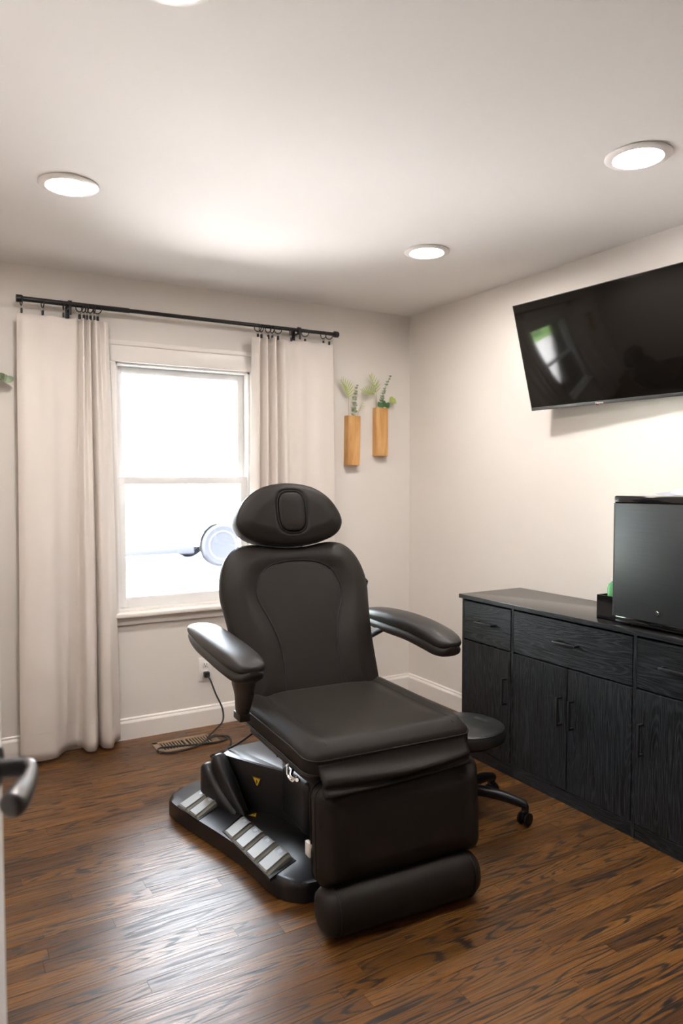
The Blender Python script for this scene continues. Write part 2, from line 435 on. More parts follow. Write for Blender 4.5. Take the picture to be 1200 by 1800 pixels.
# doorway door (open, seen edge-on at the left) with lever handle
HX, HY = -2.933, -3.56; FX, FY = -2.677, -2.790
dang = math.atan2(FY-HY, FX-HX); DW = math.hypot(FX-HX, FY-HY)
dr = struct(empty('door_1', (HX, HY, 0), dang), 'open white door edge at the left with black lever handle')
d_ = MB().bbox((0, 0, .012), (DW, .036, 2.03), .003).build('door_panel', 'trim', dr)
for z0, z1 in ((.22, .86), (1.02, 1.86)):                    # recessed panels on the room face
    MB().bbox((.12, -.004, z0), (DW-.12, .002, z1), .006).build('raised_panel', 'trim', d_)
hx, hz = DW-.06, .993
lv = MB().lathe([(.001, 0), (.032, 0), (.032, .006), (.028, .011), (.001, .011)], 28, Matrix.Translation((hx, 0, hz)) @ Matrix.Rotation(R(90), 4, 'X')).build('handle_rose', 'black_metal', dr)
hd = MB().tube([(hx, -.005, hz), (hx, -.025, hz), (hx, -.044, hz)], .0125, 16).build('lever_handle', 'black_metal', dr)
lp_ = crom([(hx, -.034, hz), (hx-.002, -.048, hz+.002), (hx-.018, -.054, hz-.002), (hx-.045, -.053, hz-.008), (hx-.075, -.050, hz-.012), (hx-.098, -.047, hz-.014)], 5)
MB().tube(lp_, [.009+.0075*sstep(.35, .85, i/(len(lp_)-1)) - (.009 if i == len(lp_)-1 else .003 if i == len(lp_)-2 else 0) for i in range(len(lp_))], 14).build('lever_grip', 'steel_grey', hd)
struct(MB().bbox((-3.0, YF, 0), (-2.93, YF+.015, 2.13), .004).build('trim_1', 'trim'))
b = MB(); b.bbox((-2.13, YF, 0), (-2.06, YF+.015, 2.13), .004)
struct(b.build('trim_2', 'trim'))

# recessed ceiling lights
def downlight(x, y, label):
    t = tag(empty('ceiling_light', (x, y, H)), label, 'ceiling light', 'recessed ceiling lights')
    MB().lathe([(.072, -.0005), (.104, -.0005), (.105, -.004), (.100, -.008), (.080, -.011), (.072, -.006)], 48).build('trim_ring', 'white_plastic', t)
    MB().lathe([(.0735, -.003), (.072, -.007), (.05, -.0085), (.02, -.009), (.002, -.009)], 48).build('diffuser', 'lamp', t)
downlight(-2.283, -1.115, 'round white recessed ceiling light above the left curtain, lit')
downlight(-.708, -2.285, 'round white recessed ceiling light nearest the television, lit')
downlight(-.712, -1.139, 'round white recessed ceiling light closest to the room corner, lit')
downlight(-2.29, -2.372, 'round recessed ceiling light cut off by the top edge of the picture, lit')

# ------------------------------------------------------------------ treatment chair
CH = tag(empty('treatment_chair', (-1.470, -1.669, 0), R(-3.0)), 'black upholstered power treatment chair with armrests, headrest and foot pedals', 'chair')
# base plate
def lev(P, n=4): return [tuple(p) for p in crom([(x, y, 0) for x, y in P], n, True)]
base_out = [(-.20, -.187), (-.25, -.174), (-.308, -.10), (-.336, .09), (-.362, .212), (-.40, .35), (-.441, .493), (-.468, .61), (-.462, .69), (-.40, .745), (-.25, .79),
            (.0, .80), (.25, .78), (.33, .70), (.33, .45), (.27, .2), (.24, -.08), (.20, -.16), (.10, -.19), (-.05, -.19)]
bo = [(p[0], p[1]) for p in lev(base_out, 3)]
base = MB().prism(bo, .004, .068, .022, 4).build('base_plate', 'plastic_black', CH, 60)
MB().prism(inset(bo, -.012), 0, .012).build('base_skirt', 'plastic_black', base, 30)
MB().tube([(-.378, .27, .052), (-.365, .28, .0668), (-.33, .305, .0695), (-.255, .375, .0695), (-.22, .39, .0695)], .0022, 6).build('base_seam', 'seam', base)
# pedal trays and pedals
def quad(a, b, c, d, u, v):
    return tuple((1-u)*((1-v)*a[i]+v*d[i])+u*((1-v)*b[i]+v*c[i]) for i in range(2))
def pedal_bank(a, b, c, d, n):
    """a-b across (outer to inner) at the rear end, d-c at the front end"""
    tr = [quad(a, b, c, d, u, v) for u, v in ((-.03, -.03), (1.05, -.03), (1.05, 1.03), (-.03, 1.03))]
    MB().prism(tr, .060, .0705, .002).build('pedal_tray', 'seam', base)
    for i in range(n):
        v0, v1 = (i+.04)/n, (i+.96)/n
        q = lambda u, v: quad(a, b, c, d, u, v0+(v1-v0)*v)
        nu = 6; vs = []; fs = []
        prof = [(0, .069, .073), (.04, .069, .078), (.3, .069, .082), (.6, .069, .087), (.8, .069, .090), (.92, .069, .088), (1, .069, .077)]
        for u, zb, zt in prof:
            for v, z in ((0, zb), (.0, zt-.003), (.04, zt), (.68, zt), (.72, zt+.003), (.78, zt+.003), (.82, zt-.002), (.96, zt-.006), (1, zt-.012), (1, zb)):
                p = q(u, v); vs.append((p[0], p[1], max(z, zb)))
        k = 10; m = len(prof)
        for j in range(m-1):
            for l in range(k): fs.append((j*k+l, j*k+(l+1) % k, (j+1)*k+(l+1) % k, (j+1)*k+l))
        fs += [tuple(range(k)), tuple(range((m-1)*k, m*k))[::-1]]
        pd = MB().add(vs, fs).build('foot_pedal', 'pedal', base, 30)
        ic = [quad(a, b, c, d, u, v0+(v1-v0)*v) for u, v in ((.70, .25), (.84, .25), (.84, .5), (.70, .5))]
        MB().add([(x, y, z) for (x, y), z in zip(ic, (.0888, .0905, .0905, .0888))], [(0, 1, 2, 3)]).build('pedal_symbol', 'paper_blue', base, 0)
pedal_bank((-.455, .571), (-.325, .650), (-.302, .498), (-.418, .414), 2)
pedal_bank((-.360, .270), (-.257, .334), (-.209, -.030), (-.324, -.095), 4)
# lift housing
hous = [(-.275, .575), (-.165, .365), (-.112, .285), (-.105, .20), (-.06, .12), (.10, .12), (.16, .25), (.24, .50), (.25, .62), (.0, .66), (-.22, .63)]
b = MB(); top = hous; n = len(top)
vs = []
for k, (z, s) in enumerate(((.06, 1.06), (.14, 1.02), (.235, 1.0), (.248, .985), (.252, .95))):
    for x, y in top: vs.append(((x-0)*s, (y-.4)*s+.4, z + (.03*sstep(.5, .1, y) if False else 0)))
fs = []
for j in range(4):
    for i in range(n): k = (i+1) % n; fs.append((j*n+i, j*n+k, (j+1)*n+k, (j+1)*n+i))
fs += [tuple(range(n))[::-1], tuple(range(4*n, 5*n))]
hs = b.add(vs, fs).build('lift_housing', 'plastic_black', CH, 35)
# fender ridges sweeping down from the rear of the housing to the pedal base
def fender(path, wid, name):
    P = crom(path, 6); m = len(P); vs = []; fs = []; n = 10
    for i, p in enumerate(P):
        t = (P[min(m-1, i+1)]-P[max(0, i-1)]).normalized(); side = Vector((0, 0, 1)).cross(t)
        side = side.normalized() if side.length > .05 else Vector((1, 0, 0)); w = wid*(.55+.45*math.sin(math.pi*min(1, .25+.75*i/(m-1))))
        for k in range(n):
            a = math.pi*k/(n-1); off = side*math.cos(a)*w
            vs.append((p.x+off.x, p.y+off.y, p.z-.03+.03*math.sin(a)**.6))
        vs.append((p.x-side.x*w, p.y-side.y*w, .06)); vs.append((p.x+side.x*w, p.y+side.y*w, .06))
    n += 2
    for i in range(m-1):
        for k in range(n): fs.append((i*n+k, i*n+(k+1) % n, (i+1)*n+(k+1) % n, (i+1)*n+k))
    fs += [tuple(range(n))[::-1], tuple(range((m-1)*n, m*n))]
    return MB().add(vs, fs).build(name, 'plastic_black', hs, 50)
fender([(-.262, .60, .20), (-.285, .578, .248), (-.282, .545, .255), (-.268, .48, .20), (-.250, .41, .125), (-.235, .37, .078)], .030, 'fender')
fender([(-.300, .64, .13), (-.318, .62, .205), (-.314, .58, .205), (-.300, .52, .155), (-.276, .44, .10), (-.262, .40, .078)], .030, 'fender')
# front column under the seat
MB().bbox((-.14, .02, .10), (.12, .26, .30), .03, 4).build('column_cover', 'plastic_black', hs, 40)
MB().bbox((-.12, -.02, .24), (.12, .30, .47), .02, 3).build('lift_column', 'shell', CH, 40)
for side in (-1, 1):
    MB().bbox((side*.20-.02, -.30, .40), (side*.20+.02, .22, .455), .006).build('seat_rail', 'black_metal', CH)
# warning triangles
def warn(parent, p, u, v, s):
    p, u, v = Vector(p), Vector(u).normalized(), Vector(v).normalized(); n = u.cross(v)
    tri = [p-u*s*.5-v*s*.29, p+u*s*.5-v*s*.29, p+v*s*.58]
    w = MB().add([q for q in tri]+[q+n*.001 for q in tri], [(2, 1, 0), (3, 4, 5), (0, 1, 4, 3), (1, 2, 5, 4), (2, 0, 3, 5)]).build('warning_sticker', 'yellow', parent, 0)
    k = [p+n*.0014+u*a*s+v*c*s for a, c in ((-.02, .22), (.08, .22), (.03, .06), (.10, .06), (-.06, -.18), (-.01, .0), (-.08, .0))]
    MB().add(k, [tuple(range(7))]).build('bolt_symbol', 'ink', w, 0)
    for i in range(3):
        a, c = tri[i], tri[(i+1) % 3]; ce = p
        e = [a+n*.0013, c+n*.0013, c+(ce-c)*.2+n*.0013, a+(ce-a)*.2+n*.0013]
        MB().add(e, [(0, 1, 2, 3)]).build('sticker_border', 'ink', w, 0)
warn(hs, (-.184, .395, .185), (-.46, .89, 0), (.08, 0, -1), .050)
warn(base, (-.213, .352, .0695), (.55, -.8, 0), (.8, .55, 0), .036)

# seat
SZ = .585
sP = rrect(.306, .306, -.352, .27, .055)
def seat_h(u, w):
    side = sstep(.20, .265, abs(u)); edge = sstep(.0, .06, sdist(sP, u, w))
    return .004+.010*side*edge+.010*edge-.010*sstep(.19, .235, abs(u))*(1-sstep(.235, .27, abs(u)))*sstep(-.33, -.2, w)-.018*sstep(-.22, -.372, w)*0
def seat_xf(u, w, n): return (u+.010, w, SZ-.014+n-.010*sstep(-.20, -.38, w)*(1 if n > -.05 else .4)+.0*sstep(.05, .25, w))
seat = cushion(MB(), sP, .088, .034, seat_xf, seat_h, 16).build('seat_cushion', 'leather', CH, 80)
def pipe(P, off, r, xf, name, parent, ins=0.0, mat='leather'):
    return MB().tube([xf(x, y, off) for x, y in inset(P, ins)], r, 6, True).build(name, mat, parent, 80)
pipe(sP, -.030, .0028, seat_xf, 'piping', seat, .0)
pipe(sP, -.078, .0025, seat_xf, 'piping', seat, .001, 'seam')
for sx in (-1, 1):
    MB().tube([seat_xf(sx*.235, -.33+.55*i/14, seat_h(sx*.235, -.33+.55*i/14)+.0005) for i in range(15)], .0016, 5).build('seat_seam', 'seam', seat, 80)
ssP = rrect(.285, .285, -.30, .25, .05)
def shell_xf(u, w, n): return (u*(1-.25*sstep(.0, -.09, n)), w*(1-.12*sstep(0, -.09, n)), SZ-.112+n)
ss = cushion(MB(), ssP, .085, .02, shell_xf, None, 4, .03).build('seat_shell', 'shell', CH, 50)
MB().lathe([(.001, 0), (.010, 0), (.010, .004), (.006, .006), (.001, .006)], 16, Matrix.Translation((-.272, -.05, SZ-.127)) @ Matrix.Rotation(R(-90), 4, 'Y')).build('screw_cap', 'black_metal', ss)
# chrome release lever and hook at the front left corner below the seat
cl = MB().tube(crom([(-.25, -.18, .475), (-.285, -.20, .455), (-.30, -.235, .450), (-.29, -.265, .452), (-.305, -.285, .462)], 4), .0055, 8).build('release_lever', 'chrome', CH)
MB().tube(crom([(-.285, -.17, .47), (-.292, -.18, .44), (-.285, -.205, .425), (-.27, -.21, .44)], 4), .004, 8).build('lever_spring', 'chrome', cl)

# backrest
RC = R(23.5); BS, BC = math.sin(RC), math.cos(RC)
def back_xf(u, s, n): return (u, .215+s*BS-n*BC, .56+s*BC+n*BS)
bh = [(.285, -.05), (.290, .05), (.293, .15), (.299, .25), (.311, .35), (.320, .42), (.316, .48), (.298, .54), (.268, .585), (.225, .612), (.16, .618), (.08, .605), (.0, .600)]
bP = [tuple(p[:2]) for p in crom([(x, y, 0) for x, y in bh]+[(-x, y, 0) for x, y in bh[-2::-1]], 3)]
bP = bP+[(-.285+.57*i/12, -.055) for i in range(1, 12)]
sm = [(.137, -.03), (.122, .08), (.119, .14), (.124, .21), (.146, .29), (.178, .37), (.184, .42), (.160, .485), (.115, .520), (.05, .535), (0, .537)]
smL = [tuple(p[:2]) for p in crom([(x, y, 0) for x, y in sm]+[(-x, y, 0) for x, y in sm[-2::-1]], 4)]
smP = smL+[(-.10, -.2), (.10, -.2)]
def back_h(u, s):
    e = sstep(0, .10, sdist(bP, u, s)); d = sdist(smP, u, s)
    return .026*e - .024*sstep(-.08, .012, d)*e - .004*math.exp(-(d/.006)**2)
bk = cushion(MB(), bP, .070, .030, back_xf, back_h, 26).build('back_cushion', 'leather', CH, 80)
MB().tube([back_xf(x, y, back_h(x, y)+.0042) for x, y in smL], .0021, 6).build('contour_seam', 'seam', bk, 80)
pipe(bP, -.022, .0024, back_xf, 'piping', bk, .002, 'seam')
bsP = inset(bP, .012)
back2 = lambda u, s, n: back_xf(u, s, n-.066)
bs = cushion(MB(), bsP, .055, .02, back2, None, 4, .03).build('back_shell', 'shell', CH, 50)
MB().bbox((-.012, -.004, -.018), (.012, .004, .018), .002, 2, Matrix.Translation(back_xf(.323, .43, -.035)) @ Matrix.Rotation(RC, 4, 'X') @ Matrix.Rotation(R(90), 4, 'Z')).build('fabric_tab', 'ink', bk)
for side in (-1, 1):
    MB().bbox((side*.22-.014, .16, .42), (side*.22+.014, .28, .58), .012, 3).build('back_hinge', 'shell', bs)

# headrest
HRC = R(15); HS, HC = math.sin(HRC), math.cos(HRC)
HO = (-.004, .425, 1.13)
def head_xf(u, s, n): return (HO[0]+u, HO[1]+s*HS-n*HC, HO[2]+s*HC+n*HS)
hh_ = [(0, -.012), (.10, -.004), (.17, .014), (.212, .040), (.232, .072), (.233, .100), (.220, .135), (.190, .180), (.145, .216), (.085, .240), (0, .250)]
hP = [tuple(p[:2]) for p in crom([(x, y, 0) for x, y in hh_]+[(-x, y, 0) for x, y in hh_[-2:0:-1]], 4, True)]
plug = [(0.062*math.copysign(abs(math.cos(a))**.62, math.cos(a)), .125+.086*math.copysign(abs(math.sin(a))**.72, math.sin(a))) for a in [2*math.pi*i/48 for i in range(48)]]
def head_h(u, s):
    e = sstep(0, .07, sdist(hP, u, s)); d = sdist(plug, u, s)
    return .014*e-.014*math.exp(-(d/.007)**2)
hr = cushion(MB(), hP, .085, .022, head_xf, head_h, 30).build('headrest', 'leather', CH, 80)
pipe(hP, -.016, .0026, head_xf, 'piping', hr, .002, 'seam')
pp = inset(plug, .004)
cushion(MB(), pp, .03, .010, lambda u, s, n: head_xf(u, s, n+.014), lambda u, s: .004*sstep(0, .04, sdist(pp, u, s)), 6).build('face_hole_plug', 'leather', hr, 80)
MB().tube([head_xf(x, y, .0100) for x, y in inset(plug, -.002)], .0022, 6, True).build('plug_seam', 'seam', hr, 80)
hb = cushion(MB(), inset(hP, .014), .03, .01, lambda u, s, n: head_xf(u, s, n-.082), None, 3).build('headrest_shell', 'shell', hr, 50)
for sx in (-.07, .07):
    MB().tube([head_xf(sx, .06, -.10), head_xf(sx, -.10, -.10), back_xf(sx, .48, -.09)], .008, 8).build('headrest_post', 'chrome', hr)

# armrests
def armrest(side):
    cx = side*.388
    ctr = [(.535, .0, .795), (.50, .0, .810), (.40, .004, .822), (.28, .010, .826), (.15, .013, .824), (.03, .010, .816), (-.06, .004, .805), (-.115, .0, .792), (-.137, -.003, .782)]
    wd = [.012, .042, .056, .061, .062, .062, .058, .046, .014]
    th = [.010, .024, .034, .038, .038, .038, .036, .026, .010]
    C = crom(ctr, 5); WD = [p[0] for p in crom([(w, 0, 0) for w in wd], 5)]; TH = [p[0] for p in crom([(w, 0, 0) for w in th], 5)]
    def sec(lo, hi, sw, n=16):
        vs = []; m = len(C)
        for (y, dx, zt), w, t in zip(C, WD, TH):
            for k in range(n):
                a = 2*math.pi*k/n; c, s_ = math.cos(a), math.sin(a)
                x = math.copysign(abs(c)**.75, c)*w*sw; z = math.copysign(abs(s_)**.8, s_)
                zc = zt+(lo+hi)/2*t/.038; hz_ = (hi-lo)/2*t/.038
                vs.append((cx+side*dx+x, y, zc+z*hz_))
        fs = []
        for i in range(m-1):
            for k in range(n): fs.append((i*n+k, i*n+(k+1) % n, (i+1)*n+(k+1) % n, (i+1)*n+k))
        fs += [tuple(range(n))[::-1], tuple(range((m-1)*n, m*n))]
        return vs, fs
    sh = MB(); sh.add(*sec(-.088, -.030, .93))
    # bracket from the shell down to the seat hinge
    if side > 0: pts = [(cx-.01, .34, .765), (cx-.05, .36, .74), (cx-.09, .37, .72), (cx-.13, .38, .70)]
    else: pts = [(cx-side*.005, -.03, .735), (cx-side*.015, .01, .69), (cx-side*.035, .06, .64), (cx-side*.045, .10, .59), (cx-side*.05, .125, .555)]
    P = crom(pts, 4)
    for i, p in enumerate(P): pass
    vs = []; fs = []; n = 12; m = len(P)
    for i, p in enumerate(P):
        f = i/(m-1); wy = .075*(1-f)+.030*f; wx = (.030*(1-f)+.017*f) if side < 0 else .022; wy = wy if side < 0 else .03
        for k in range(n):
            a = 2*math.pi*k/n; c, s_ = math.cos(a), math.sin(a)
            vs.append((p.x+math.copysign(abs(c)**.5, c)*wx, p.y+math.copysign(abs(s_)**.5, s_)*wy, p.z))
    for i in range(m-1):
        for k in range(n): fs.append((i*n+k, i*n+(k+1) % n, (i+1)*n+(k+1) % n, (i+1)*n+k))
    fs += [tuple(range(n))[::-1], tuple(range((m-1)*n, m*n))]
    a = sh.build('armrest_shell', 'shell', CH, 60)
    MB().add(vs, fs).build('arm_bracket', 'shell', a, 60)
    if side < 0: MB().bbox((cx-side*.05-.02, .09, .535), (cx-side*.05+.02, .16, .562), .004).build('bracket_foot', 'shell', a)
    MB().add(*sec(-.050, .012, 1.0, 20)).build('arm_pad', 'leather_arm', a, 80)
armrest(-1); armrest(1)

# leg rest: flap, calf pad, foot bolster
lP = rrect(.300, .300, 0, .312, .045)
LT = R(3)
def leg_xf(u, s, n): return (u+.028, -.335-n*math.cos(LT)-(.325-s)*math.sin(LT), .143+s*math.cos(LT)-n*math.sin(LT)*.5)
def leg_h(u, s): return .016*sstep(0, .08, sdist(lP, u, s))+.012*sstep(.215, .245, abs(u))*sstep(0, .05, sdist(lP, u, s))
lg = cushion(MB(), lP, .075, .034, lambda u, s, n: leg_xf(u, s, n+.035), leg_h, 14).build('calf_pad', 'leather', CH, 80)
pipe(lP, .002, .0024, leg_xf, 'piping', lg, 0, 'seam')
pipe(lP, -.030, .0024, leg_xf, 'piping', lg, 0, 'seam')
MB().bbox((-.24, -.30, .17), (.24, -.255, .44), .01).build('leg_frame', 'black_metal', lg)
MB().bbox((-.280, -.318, .225), (-.266, -.285, .270), .004).build('connector_block', 'white_plastic', lg)
# flap of loose upholstery between the seat and the calf pad
vs = []; fs = []; NU, NS = 40, 14
for j in range(NS+1):
    s = j/NS
    for i in range(NU+1):
        f = i/NU; u = -.262+.535*f
        fold = .013*math.exp(-((s-(.35+.30*f))/.17)**2)*(.5+.5*math.sin(math.pi*f)) - .014*math.exp(-((s-(.72+.12*math.sin(3*f)))/.12)**2)
        sag = .012*math.sin(math.pi*f)*math.sin(math.pi*s)
        yy = -.352-.050*sstep(0, .8, s)*(1-.25*f)-fold; zz = .522-.085*s-sag+.010*f
        vs.append((u, yy, zz))
for j in range(NS):
    for i in range(NU): a = j*(NU+1)+i; fs.append((a, a+1, a+NU+2, a+NU+1))
fo = MB().add(vs, fs).build('upholstery_flap', 'leather', CH, 80)
md = fo.modifiers.new('thickness', 'SOLIDIFY'); md.thickness = .014; md.offset = -1
# foot bolster
prof = []; BR = .072; HL = .266
bb = MB(); n = 28; secs = [(-HL-.018, .05), (-HL-.016, .55), (-HL-.008, .82), (-HL+.012, .97), (-HL+.04, 1.0)]
secs = secs+[(-HL+.04+(2*HL-.08)*k/10, 1.0) for k in range(1, 10)]+[(-a, c) for a, c in secs[::-1]]
vs = []
for x, r in secs:
    for k in range(n):
        a = 2*math.pi*k/n; c, s_ = math.cos(a), math.sin(a)
        vs.append((x+.012, -.372+math.copysign(abs(c)**.85, c)*.070*r, .080+math.copysign(abs(s_)**.85, s_)*.074*r))
fs = [(j*n+k, j*n+(k+1) % n, (j+1)*n+(k+1) % n, (j+1)*n+k) for j in range(len(secs)-1) for k in range(n)]
fs += [tuple(range(n))[::-1], tuple(range((len(secs)-1)*n, len(secs)*n))]
bo_ = bb.add(vs, fs).build('foot_bolster', 'leather', CH, 80)
for sx in (-1, 1):
    MB().tube([(sx*(HL-.022)+.012, -.372+.0713*math.copysign(abs(math.cos(a))**.85, math.cos(a)), .080+.0753*math.copysign(abs(math.sin(a))**.85, math.sin(a))) for a in [2*math.pi*k/32 for k in range(32)]], .002, 6, True).build('bolster_piping', 'seam', bo_)
    MB().bbox((sx*.16-.015, -.34, .10), (sx*.16+.015, -.27, .20), .005).build('bolster_arm', 'black_metal', bo_)

# ------------------------------------------------------------------ rolling stool
SX, SY = -.858, -1.60
ST = tag(empty('rolling_stool', (SX, SY, 0), 0), 'round black rolling stool with five-star caster base between chair and sideboard', 'stool')
def stool_relief(x, y):
    r = math.hypot(x-.03, y+.02); a = math.atan2(y+.02, x-.03)
    return 0.010*math.exp(-((r-.055)/.011)**2)*max(0, 1-(abs(a-R(20))/1.0)**2)
SR = .168
ang = [2*math.pi*i/64 for i in range(64)]
oP = [(SR*math.cos(a), SR*math.sin(a)) for a in ang]
sc_ = cushion(MB(), oP, .058, .022, lambda u, w, n: (u, w, .382+n), lambda u, w: .012*sstep(0, .12, SR-math.hypot(u, w))-stool_relief(u, w), 20).build('seat_cushion', 'leather_stool', ST, 80)
MB().tube([(x, y, .374) for x, y in inset(oP, .006)], .003, 6, True).build('piping', 'leather_stool', sc_, 80)
MB().lathe([(.001, .298), (.10, .298), (.135, .312), (.150, .326), (.001, .326)], 40).build('seat_pan', 'plastic_black', ST)
MB().lathe([(.001, .10), (.024, .10), (.024, .24), (.016, .24), (.016, .30), (.001, .30)], 24).build('gas_column', 'black_metal', ST)
MB().lathe([(.001, .075), (.042, .075), (.045, .11), (.034, .14), (.001, .14)], 24).build('hub', 'plastic_black', ST)
a0 = math.atan2(-1.80-SY, -.697-SX)
for i in range(5):
    a = a0+2*math.pi/5*i; Mx = Matrix.Rotation(a, 4, 'Z')
    P = [(.03, .115), (.10, .113), (.18, .103), (.235, .088), (.256, .080)]; vs = []; fs = []; n = 10
    for k, (r, z) in enumerate(P):
        w = .024-.006*k/4; h_ = .024-.008*k/4
        for j in range(n):
            an = 2*math.pi*j/n; vs.append(Mx @ Vector((r, math.cos(an)*w, z+math.copysign(abs(math.sin(an))**.6, math.sin(an))*h_)))
    fs = [(k*n+j, k*n+(j+1) % n, (k+1)*n+(j+1) % n, (k+1)*n+j) for k in range(4) for j in range(n)]+[tuple(range(n))[::-1], tuple(range(4*n, 5*n))]
    lg_ = MB().add(vs, fs).build('leg', 'plastic_black', ST, 60)
    cb = MB(); ca = a+R(62+25*i)
    Mc = Matrix.Translation(Mx @ Vector((.248, 0, 0))) @ Matrix.Rotation(ca, 4, 'Z')
    cb.lathe([(.001, .055), (.014, .055), (.016, .078), (.008, .096), (.001, .096)], 14, Mc)
    cb.bbox((-.020, -.006, .026), (.020, .006, .062), .004, 2, Mc)
    cs = cb.build('caster', 'plastic_black', lg_, 50)
    for sy in (-.016, .016):
        MB().lathe([(.001, -.007), (.018, -.007), (.0265, -.004), (.0265, .004), (.018, .007), (.001, .007)], 20, Mc @ Matrix.Translation((0, sy, .027)) @ Matrix.Rotation(R(90), 4, 'X')).build('caster_wheel', 'plastic_black', lg_, 50)

# ------------------------------------------------------------------ sideboard
FXs = -.4186
SB = tag(empty('sideboard', (-.21, -1.75, 0)), 'long black wood-grain sideboard with drawers and doors against the wall', 'sideboard')
def sbp(mb, name, mat, parent=None, smooth=30):
    c = SB.location; mb.v = [(x-c[0], y-c[1], z-c[2]) for x, y, z in mb.v]
    return mb.build(name, mat, parent or SB, smooth)
Y0, Y3 = -1.052, -2.452; XB = -.018
div = [(-1.052, -1.067), (-1.404, -1.420), (-2.070, -2.086), (-2.437, -2.452)]
for a, c in div: sbp(MB().bbox((FXs, c, .0), (XB, a, .790), .0008, 1), 'upright_panel', 'ash_v')
sbp(MB().bbox((FXs-.012, Y3-.012, .790), (XB, Y0+.012, .810), .0015, 2), 'worktop', 'ash_top')
sbp(MB().bbox((FXs-.0125, Y3-.0125, .7905), (FXs-.0115, Y0+.0125, .8085), .0003, 1), 'edge_band', 'ash_h')
sbp(MB().box((XB-.006, Y3, .05), (XB, Y0, .79)), 'rear_panel', 'ash_v')
for (a0_, a1_), (b0_, b1_) in zip(div[:-1], div[1:]):
    sbp(MB().bbox((FXs+.001, b0_, 0), (FXs+.017, a1_, .056), .0008, 1), 'plinth', 'ash_h')
    sbp(MB().box((FXs+.02, b0_, .045), (XB, a1_, .060)), 'bottom_board', 'ash_h')
    sbp(MB().box((FXs+.02, b0_, .58), (XB, a1_, .592)), 'rail_board', 'ash_h')
def bar_handle(p, axis, L, parent):
    b = MB(); x, y, z = p; d = Vector((0, 1, 0)) if axis == 'y' else Vector((0, 0, 1)); c = Vector(p)
    e0, e1 = c-d*L/2, c+d*L/2; o = Vector((-.026, 0, 0)); w = .005
    for e in (e0, e1): 
        q = e+o/2; hx_ = Vector((.013, w, w)); b.bbox(q-hx_, q+hx_, .001, 1)
    m = c+o; hx_ = Vector((.0045, L/2+w if axis == 'y' else w, L/2+w if axis == 'z' else w)); b.bbox(m-hx_, m+hx_, .0015, 2)
    return sbp(b, 'handle', 'black_metal', parent)
def front(y0, y1, z0, z1, name, mat, hpos, hax, L):
    o = sbp(MB().bbox((FXs-.002, y1+.0022, z0+.0022), (FXs+.014, y0-.0022, z1-.0022), .001, 1), name, mat)
    bar_handle((FXs-.002, *hpos), hax, L, o)
    return o
for i, (y0, y1) in enumerate(((-1.067, -1.404), (-1.420, -2.070), (-2.086, -2.437))):
    front(y0, y1, .588, .782, 'drawer', 'ash_h', ((y0+y1)/2, .69), 'y', .115)
front(-1.067, -1.404, .058, .584, 'door', 'ash_v', (-1.375, .395), 'z', .115)
front(-1.420, -1.745, .058, .584, 'door', 'ash_v', (-1.712, .395), 'z', .115)
front(-1.745, -2.070, .058, .584, 'door', 'ash_v', (-1.778, .395), 'z', .115)
front(-2.086, -2.437, .058, .584, 'door', 'ash_v', (-2.118, .395), 'z', .115)

# mini fridge
FR = tag(empty('mini_fridge', (-.21, -2.19, .8105)), 'dark brushed steel mini fridge with lock standing on the sideboard', 'fridge')
def frp(mb, name, mat, parent=None, smooth=35):
    c = FR.location; mb.v = [(x-c[0], y-c[1], z-c[2]) for x, y, z in mb.v]
    return mb.build(name, mat, parent or FR, smooth)
FY0, FY1 = -1.962, -2.415; FX0 = -.408
frp(MB().bbox((FX0+.045, FY1+.003, .830), (-.03, FY0-.003, 1.312), .006), 'body', 'plastic_black')
dn = frp(MB().bbox((FX0, FY1, .845), (FX0+.042, FY0, 1.290), .005), 'door', 'brushed')
frp(MB().bbox((FX0-.001, FY1-.001, 1.288), (FX0+.043, FY0+.001, 1.318), .007, 3), 'door_cap', 'gloss_black', dn)
frp(MB().bbox((FX0+.012, FY1+.004, .822), (FX0+.06, FY0-.004, .846), .002), 'toe_strip', 'gloss_black')
frp(MB().bbox((FX0-.0005, FY0-.004, .846), (FX0+.003, FY0+.001, 1.289), .0005, 1), 'door_edge_trim', 'steel_grey', dn)
lk = frp(MB().lathe([(.001, 0), (.0105, 0), (.0105, .006), (.008, .009), (.001, .009)], 24, Matrix.Translation((FX0, -2.166, .882)) @ Matrix.Rotation(R(-90), 4, 'Y')), 'lock', 'chrome')
frp(MB().box((FX0-.0096, -2.1668, .8795), (FX0-.0091, -2.1652, .8845)), 'keyhole', 'ink', lk)
frp(MB().bbox((FX0+.006, -2.18, .836), (FX0+.011, -2.13, .8385), .0008, 1), 'hinge_plate', 'chrome')
for yy in (FY0-.05, FY1+.05):
    for xx in (FX0+.07, -.06): frp(MB().lathe([(.001, .8107), (.014, .8107), (.014, .832), (.001, .832)], 16, Matrix.Translation((xx, yy, 0))), 'foot', 'plastic_black')
